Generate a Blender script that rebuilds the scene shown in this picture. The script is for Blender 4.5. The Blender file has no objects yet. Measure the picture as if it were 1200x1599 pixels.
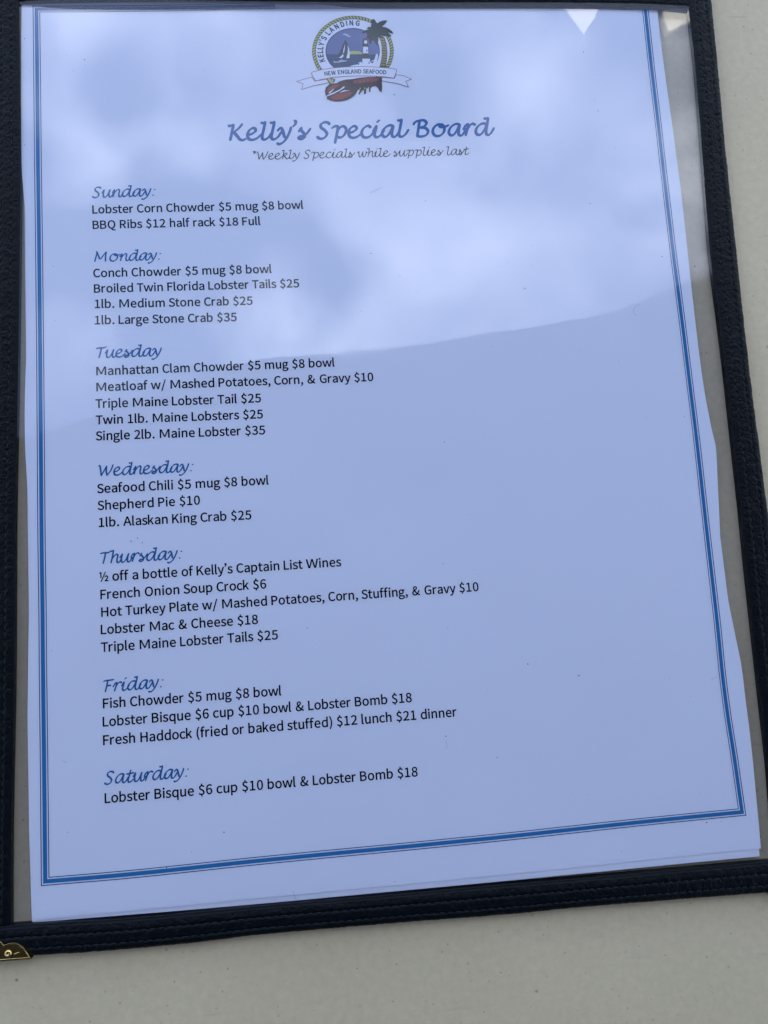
import bpy, bmesh, math, random
from mathutils import Vector, Matrix, noise
random.seed(7)
scene = bpy.context.scene
COL = scene.collection
R = math.radians
CAM={"loc":[-0.025715,-0.035863,0.243742],"rot":[[0.9933685,0.0551078,-0.1009065],[-0.0680061,0.9892828,-0.1292083],[0.0927046,0.1352137,0.98647]],"lens":27.696}
BANKS=[[0.192, 0.475, 0.149, 0.26], [0.327, 0.398, 0.158, 0.22], [0.09, 0.58, 0.117, 0.12], [0.359, 0.591, 0.177, 0.16], [-0.225, 0.713, 0.08, 0.22], [-0.237, 0.558, 0.108, 0.22], [-0.085, 0.558, 0.09, 0.1], [0.123, 0.366, 0.1, 0.12], [-0.285, 0.369, 0.112, 0.12], [-0.028, 0.363, 0.082, 0.08], [-0.198, 0.651, 0.081, -0.2], [-0.08, 0.66, 0.098, -0.12], [0.08, 0.407, 0.092, -0.2], [-0.06, 0.464, 0.097, -0.12], [0.023, 0.479, 0.061, -0.1], [0.251, 0.643, 0.08, -0.06], [-0.154, 0.306, 0.101, -0.1]]
# ---------------------------------------------------------------- camera
cam = bpy.data.cameras.new('camera'); camo = bpy.data.objects.new('camera', cam); COL.objects.link(camo)
cam.lens = CAM['lens']; cam.sensor_width = 36; cam.clip_start = .01; cam.clip_end = 200
m = CAM['rot']
camo.matrix_world = Matrix(((m[0][0], m[0][1], m[0][2], CAM['loc'][0]), (m[1][0], m[1][1], m[1][2], CAM['loc'][1]),
                            (m[2][0], m[2][1], m[2][2], CAM['loc'][2]), (0, 0, 0, 1)))
scene.camera = camo
# ---------------------------------------------------------------- sky, sun, exposure
SUN_EL, SUN_AZ = R(52), R(186)
world = bpy.data.worlds.new('World'); scene.world = world; world.use_nodes = True
nt = world.node_tree; nt.nodes.clear()
def N(tree, kind, **kw):
    n = tree.nodes.new(kind)
    for k, v in kw.items():
        if k in n.inputs: n.inputs[k].default_value = v
        else: setattr(n, k, v)
    return n
def link(tree, a, b): tree.links.new(a, b)
def math_node(tree, op, a=None, b=None, c=None, clamp=False):
    n = tree.nodes.new('ShaderNodeMath'); n.operation = op; n.use_clamp = clamp
    for i, v in enumerate((a, b, c)):
        if v is None: continue
        if isinstance(v, (int, float)): n.inputs[i].default_value = v
        else: tree.links.new(v, n.inputs[i])
    return n.outputs[0]
sky = N(nt, 'ShaderNodeTexSky', sky_type='NISHITA', sun_disc=False, sun_elevation=SUN_EL, sun_rotation=SUN_AZ, air_density=1.0, dust_density=1.2)
tc = N(nt, 'ShaderNodeTexCoord')
sep = N(nt, 'ShaderNodeSeparateXYZ'); link(nt, tc.outputs['Generated'], sep.inputs[0])
den = math_node(nt, 'ADD', math_node(nt, 'MAXIMUM', sep.outputs[2], 0.0), .12)
cx_ = math_node(nt, 'DIVIDE', sep.outputs[0], den); cy_ = math_node(nt, 'DIVIDE', sep.outputs[1], den)
comb = N(nt, 'ShaderNodeCombineXYZ'); link(nt, cx_, comb.inputs[0]); link(nt, cy_, comb.inputs[1])
comb.inputs[2].default_value = 3.7
n1 = N(nt, 'ShaderNodeTexNoise', Scale=3.4, Detail=8.0, Roughness=.60, Distortion=.35); link(nt, comb.outputs[0], n1.inputs['Vector'])
ramp = N(nt, 'ShaderNodeValToRGB'); ramp.color_ramp.elements[0].position = .40; ramp.color_ramp.elements[1].position = .70
ramp.color_ramp.elements[0].color = (0, 0, 0, 1); ramp.color_ramp.elements[1].color = (1, 1, 1, 1)

# broad cloud banks (centre x, y, radius, weight) in the flattened sky
warp = N(nt, 'ShaderNodeTexNoise', Scale=2.6, Detail=4.0); link(nt, comb.outputs[0], warp.inputs['Vector'])
wv = N(nt, 'ShaderNodeVectorMath', operation='MULTIPLY_ADD'); link(nt, warp.outputs['Color'], wv.inputs[0]); wv.inputs[1].default_value = (.34, .34, 0); link(nt, comb.outputs[0], wv.inputs[2])
total = math_node(nt, 'MULTIPLY', n1.outputs['Fac'], .92)
for bx, by, br, bw in BANKS:
    dd = N(nt, 'ShaderNodeVectorMath', operation='DISTANCE'); link(nt, wv.outputs[0], dd.inputs[0]); dd.inputs[1].default_value = (bx+.17, by+.17, 3.7)
    mr = N(nt, 'ShaderNodeMapRange', interpolation_type='SMOOTHSTEP'); mr.inputs['From Max'].default_value = br; mr.inputs['To Min'].default_value = bw; mr.inputs['To Max'].default_value = 0
    link(nt, dd.outputs['Value'], mr.inputs['Value']); total = math_node(nt, 'ADD', total, mr.outputs[0])
n2 = N(nt, 'ShaderNodeTexNoise', Scale=5.0, Detail=5.0, Roughness=.55); link(nt, comb.outputs[0], n2.inputs['Vector'])
shade = N(nt, 'ShaderNodeMix', data_type='RGBA')
shade.inputs['A'].default_value = (3.2, 3.8, 5.6, 1); shade.inputs['B'].default_value = (17.0, 17.8, 20.5, 1)
link(nt, total, ramp.inputs[0]); link(nt, n2.outputs['Fac'], shade.inputs['Factor'])
mixc = N(nt, 'ShaderNodeMix', data_type='RGBA')
link(nt, ramp.outputs[0], mixc.inputs['Factor']); link(nt, sky.outputs[0], mixc.inputs['A']); link(nt, shade.outputs['Result'], mixc.inputs['B'])
bg = N(nt, 'ShaderNodeBackground', Strength=.1); link(nt, mixc.outputs['Result'], bg.inputs[0])
wo = N(nt, 'ShaderNodeOutputWorld'); link(nt, bg.outputs[0], wo.inputs[0])
sd = bpy.data.lights.new('sun', 'SUN'); sd.energy = 5; sd.angle = R(.5); sd.color = (1, .95, .86)
so = bpy.data.objects.new('sun', sd); COL.objects.link(so)
sv = Vector((math.sin(SUN_AZ) * math.cos(SUN_EL), math.cos(SUN_AZ) * math.cos(SUN_EL), math.sin(SUN_EL)))
so.rotation_euler = sv.to_track_quat('Z', 'Y').to_euler(); so.location = sv * 5
scene.view_settings.view_transform = 'Standard'; scene.view_settings.look = 'None'
scene.view_settings.exposure = 2.02; scene.view_settings.gamma = 1
scene.cycles.transparent_max_bounces = 16
# ---------------------------------------------------------------- measured outlines, millimetres on the table plane
PAPER_L=[[-108.135,169.212],[-108.335,157.063],[-108.501,136.772],[-108.605,116.896],[-108.433,109.272],[-107.914,101.702],[-107.408,93.12],[-107.012,85.672],[-106.888,80.39],[-107.08,74.098],[-107.271,65.773],[-107.404,59.578],[-107.724,51.386],[-108.116,41.25],[-108.336,31.219],[-108.292,21.284],[-107.879,11.436],[-107.489,1.691],[-107.212,-7.948],[-107.176,-11.772],[-107.267,-17.468],[-107.683,-28.735],[-107.949,-39.869],[-108.159,-50.867],[-108.315,-58.121],[-108.309,-67.121],[-108.232,-77.806],[-108.172,-90.107],[-107.939,-102.253],[-107.708,-114.063]]
PAPER_R=[[108.388,169.326],[108.276,158.382],[108.282,148.53],[108.644,124.288],[108.769,100.587],[108.437,77.421],[108.113,54.768],[108.24,32.593],[108.965,19.055],[109.351,15.149],[109.764,11.47],[108.971,0.188],[107.837,-14.504],[106.823,-24.846],[106.804,-30.003],[107.538,-39.269],[108.427,-50.483],[109.147,-59.569],[109.096,-69.506],[109.125,-80.325],[108.791,-96.775],[108.146,-114.797]]
PAPER_T=[[-108.135,169.212],[-90.724,169.867],[-53.48,170.753],[-17.305,170.922],[2.136,169.094],[33.11,169.052],[67.157,169.525],[108.388,169.326]]
PAPER_B=[[-107.709,-114.147],[-99.044,-114.008],[-72.637,-114.1],[-45.594,-114.281],[0.958,-114.622],[49.479,-114.797],[79.596,-114.813],[108.133,-114.89]]
BACK_B=[[-107.847,-114.531],[-45.691,-115.806],[49.425,-116.653],[107.505,-117.108]]
BACK_R=[[107.78,168.656],[107.619,-10.246],[107.505,-117.108]]
BACK_L=[[-107.894,166.556],[-107.808,1.763],[-107.5,-114.397]]
BORD_L=[[-104.519,168.605],[-104.528,161.659],[-104.556,141.244],[-104.63,114.669],[-104.586,103.807],[-104.615,82.445],[-104.643,61.551],[-104.713,37.079],[-104.824,9.322],[-104.886,-10.001],[-104.853,-27.052],[-104.877,-45.622],[-104.92,-65.608],[-104.948,-86.905],[-105.01,-104.773]]
BORD_R=[[104.992,169.591],[104.768,148.521],[104.637,124.314],[104.418,100.653],[104.361,77.517],[104.53,54.882],[104.585,32.74],[104.528,11.077],[104.268,-14.3],[104.146,-28.807],[103.955,-46.133],[103.603,-61.152],[103.698,-74.991],[104.15,-86.728],[104.356,-95.427],[104.587,-104.623]]
BORD_B=[[-105.01,-104.773],[-81.282,-105.103],[-45.157,-104.906],[-7.849,-104.972],[30.718,-104.949],[70.635,-104.647],[104.587,-104.623]]
BORD_T=[[-104.519,168.605],[-78.458,169.023],[-49.311,169.855],[-25.91,170.826]]
IN_L=[[-108.752,180.102],[-108.736,169.436],[-108.707,147.992],[-108.69,125.68],[-108.867,103.871],[-109.685,61.712],[-110.391,31.309],[-111.166,1.896],[-111.778,-45.108],[-112.882,-89.672],[-113.151,-117.056]]
OUT_L=[[-116.705,179.98],[-116.746,169.348],[-116.928,147.972],[-117.192,103.997],[-117.917,61.975],[-118.579,31.669],[-119.219,2.345],[-120.064,-44.49],[-120.866,-88.935],[-121.266,-117.897]]
IN_R=[[120.593,183.602],[119.929,170.447],[119.587,148.558],[118.538,124.225],[117.283,100.459],[116.17,77.238],[116.21,54.509],[116.026,32.282],[115.626,10.545],[115.234,-10.725],[114.634,-31.528],[114.261,-51.904],[113.895,-71.856],[113.538,-91.397],[111.775,-123.593]]
OUT_R=[[129.28,183.735],[128.994,172.055],[128.247,148.579],[127.211,124.169],[126.547,100.319],[126.012,77.006],[125.377,54.217],[124.979,31.924],[124.924,10.099],[124.87,-11.262],[124.673,-33.198],[124.48,-54.652],[124.364,-76.636],[123.83,-98.089],[122.437,-125.004]]
IN_B=[[-122.111,-114.281],[-116.305,-114.201],[-107.711,-114.317],[-81.544,-115.44],[-45.666,-115.848],[-8.64,-116.534],[29.614,-117.063],[49.199,-117.515],[89.396,-118.074],[110.007,-118.361],[123.598,-118.522]]
OUT_B=[[-121.783,-122.358],[-116.345,-122.599],[-107.796,-122.948],[-99.184,-123.4],[-81.76,-123.993],[-64.054,-124.185],[-46.045,-123.984],[-9.2,-124.709],[28.817,-125.814],[48.33,-125.977],[88.261,-127.039],[108.714,-127.676],[122.416,-128.0]]
IN_T=[[-110.949,168.721],[-108.133,169.443],[-102.89,170.079],[-90.709,170.751],[-74.295,170.751],[-53.484,170.635],[-19.487,170.42],[22.082,170.635],[67.313,171.129],[102.222,171.136],[111.635,170.736],[121.109,170.334]]
OUT_T=[[-110.878,179.138],[11.726,180.964],[122.57,182.106]]
BAND_T=[[-107.966,168.674],[-98.72,167.736],[-90.625,167.358],[-53.524,167.504],[-19.607,167.969],[21.858,168.514],[66.953,168.978],[101.772,169.087],[118.635,167.757]]
CORN=[[-121.455,-122.317],[122.915,-128.481],[108.416,-128.073],[-105.946,-122.951],[-120.536,-88.864],[121.423,-99.724]]
AWN=[[-0.8819,0.3042],[-0.7519,0.3463],[-0.6725,0.3848],[-0.6123,0.3961],[-0.5379,0.417],[-0.4693,0.4429],[-0.3998,0.4733],[-0.3155,0.5037],[-0.2015,0.5348],[-0.115,0.554],[0.0305,0.5638],[0.1785,0.5738],[0.3297,0.5886],[0.4837,0.6037],[0.6413,0.6254],[0.7379,0.6431],[0.8042,0.6651],[0.8882,0.6951],[0.9641,0.7175],[1.1107,0.7665],[1.322,0.8289]]
T1=[[1.3455,2.45,2.8505],[0.9747,2.0,2.1471],[1.1068,2.0,2.1454]]
T2=[[1.3714,2.08,2.273],[1.4446,2.05,2.2241],[1.6742,2.3,2.5882],[1.7467,2.5,2.9057]]
BODY=[["Lobster Corn Chowder $5 mug $8 bowl",-86.925,96.237,-20.487,96.795],["BBQ Ribs $12 half rack $18 Full",-87.027,91.092,-34.582,91.491],["Conch Chowder $5 mug $8 bowl",-87.089,75.079,-31.797,75.092],["Broiled Twin Florida Lobster Tails $25",-87.073,69.981,-23.258,70.027],["1lb. Medium Stone Crab $25",-87.018,64.952,-38.317,64.583],["1lb. Large Stone Crab $35",-87.124,59.662,-43.535,59.328],["Manhattan Clam Chowder $5 mug $8 bowl",-87.068,43.263,-13.493,43.285],["Meatloaf w/ Mashed Potatoes, Corn, & Gravy $10",-87.17,38.175,-1.425,38.034],["Triple Maine Lobster Tail $25",-87.2,32.91,-37.168,32.616],["Twin 1lb. Maine Lobsters $25",-87.228,27.796,-36.819,27.455],["Single 2lb. Maine Lobster $35",-87.329,22.773,-36.392,22.318],["Seafood Chili $5 mug $8 bowl",-87.228,6.431,-36.078,6.425],["Shepherd Pie $10",-87.184,1.261,-57.058,1.31],["1lb. Alaskan King Crab $25",-87.216,-3.914,-41.826,-4.111],["½ off a bottle of Kelly’s Captain List Wines",-87.127,-20.27,-15.366,-20.143],["French Onion Soup Crock $6",-87.052,-25.522,-38.303,-25.431],["Hot Turkey Plate w/ Mashed Potatoes, Corn, Stuffing, & Gravy $10",-87.05,-30.701,26.907,-30.488],["Lobster Mac & Cheese $18",-87.084,-35.829,-41.278,-35.925],["Triple Maine Lobster Tails $25",-87.083,-41.005,-35.59,-40.91],["Fish Chowder $5 mug $8 bowl",-87.046,-57.256,-35.436,-57.475],["Lobster Bisque $6 cup $10 bowl & Lobster Bomb $18",-87.156,-62.446,3.585,-62.479],["Fresh Haddock (fried or baked stuffed) $12 lunch $21 dinner",-87.214,-67.7,16.898,-67.799],["Lobster Bisque $6 cup $10 bowl & Lobster Bomb $18",-87.06,-83.927,3.787,-84.265]]
HEAD=[["Sunday:",-86.957,101.628,-67.54,101.89],["Monday:",-86.831,80.197,-66.493,80.388],["Tuesday",-86.937,48.808,-67.461,48.839],["Wednesday:",-87.027,11.657,-58.893,11.69],["Thursday:",-87.017,-14.981,-63.174,-14.906],["Friday:",-86.946,-52.604,-69.887,-52.541],["Saturday:",-87.144,-78.685,-63.521,-78.648]]
TITLE=["Kelly's Special Board",-43.554,120.927,43.772,122.227]
SUB=["*Weekly Specials while supplies last",-36.25,114.045,35.711,115.12]
CAL={" ":463,"A":1185,"B":1114,"C":1092,"D":1260,"E":1000,"F":941,"G":1292,"H":1276,"I":516,"J":653,"K":1064,"L":861,"M":1751,"N":1322,"O":1356,"P":1058,"Q":1378,"R":1112,"S":941,"T":998,"U":1314,"V":1162,"W":1822,"Y":998,"a":981,"b":1076,"c":866,"d":1076,"e":1019,"f":625,"g":964,"h":1076,"i":470,"j":490,"k":931,"l":470,"m":1636,"n":1076,"o":1080,"p":1076,"q":1076,"r":714,"s":801,"t":686,"u":1076,"v":925,"w":1464,"x":887,"y":927,"z":809,".":517,",":511,"&":1397,"$":1038,"(":621,")":621,"/":791,"'":452,"½":1293,":":548,"0":1038,"1":1038,"2":1038,"3":1038,"4":1038,"5":1038,"6":1038,"7":1038,"8":1038,"9":1038,"’":452}
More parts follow.
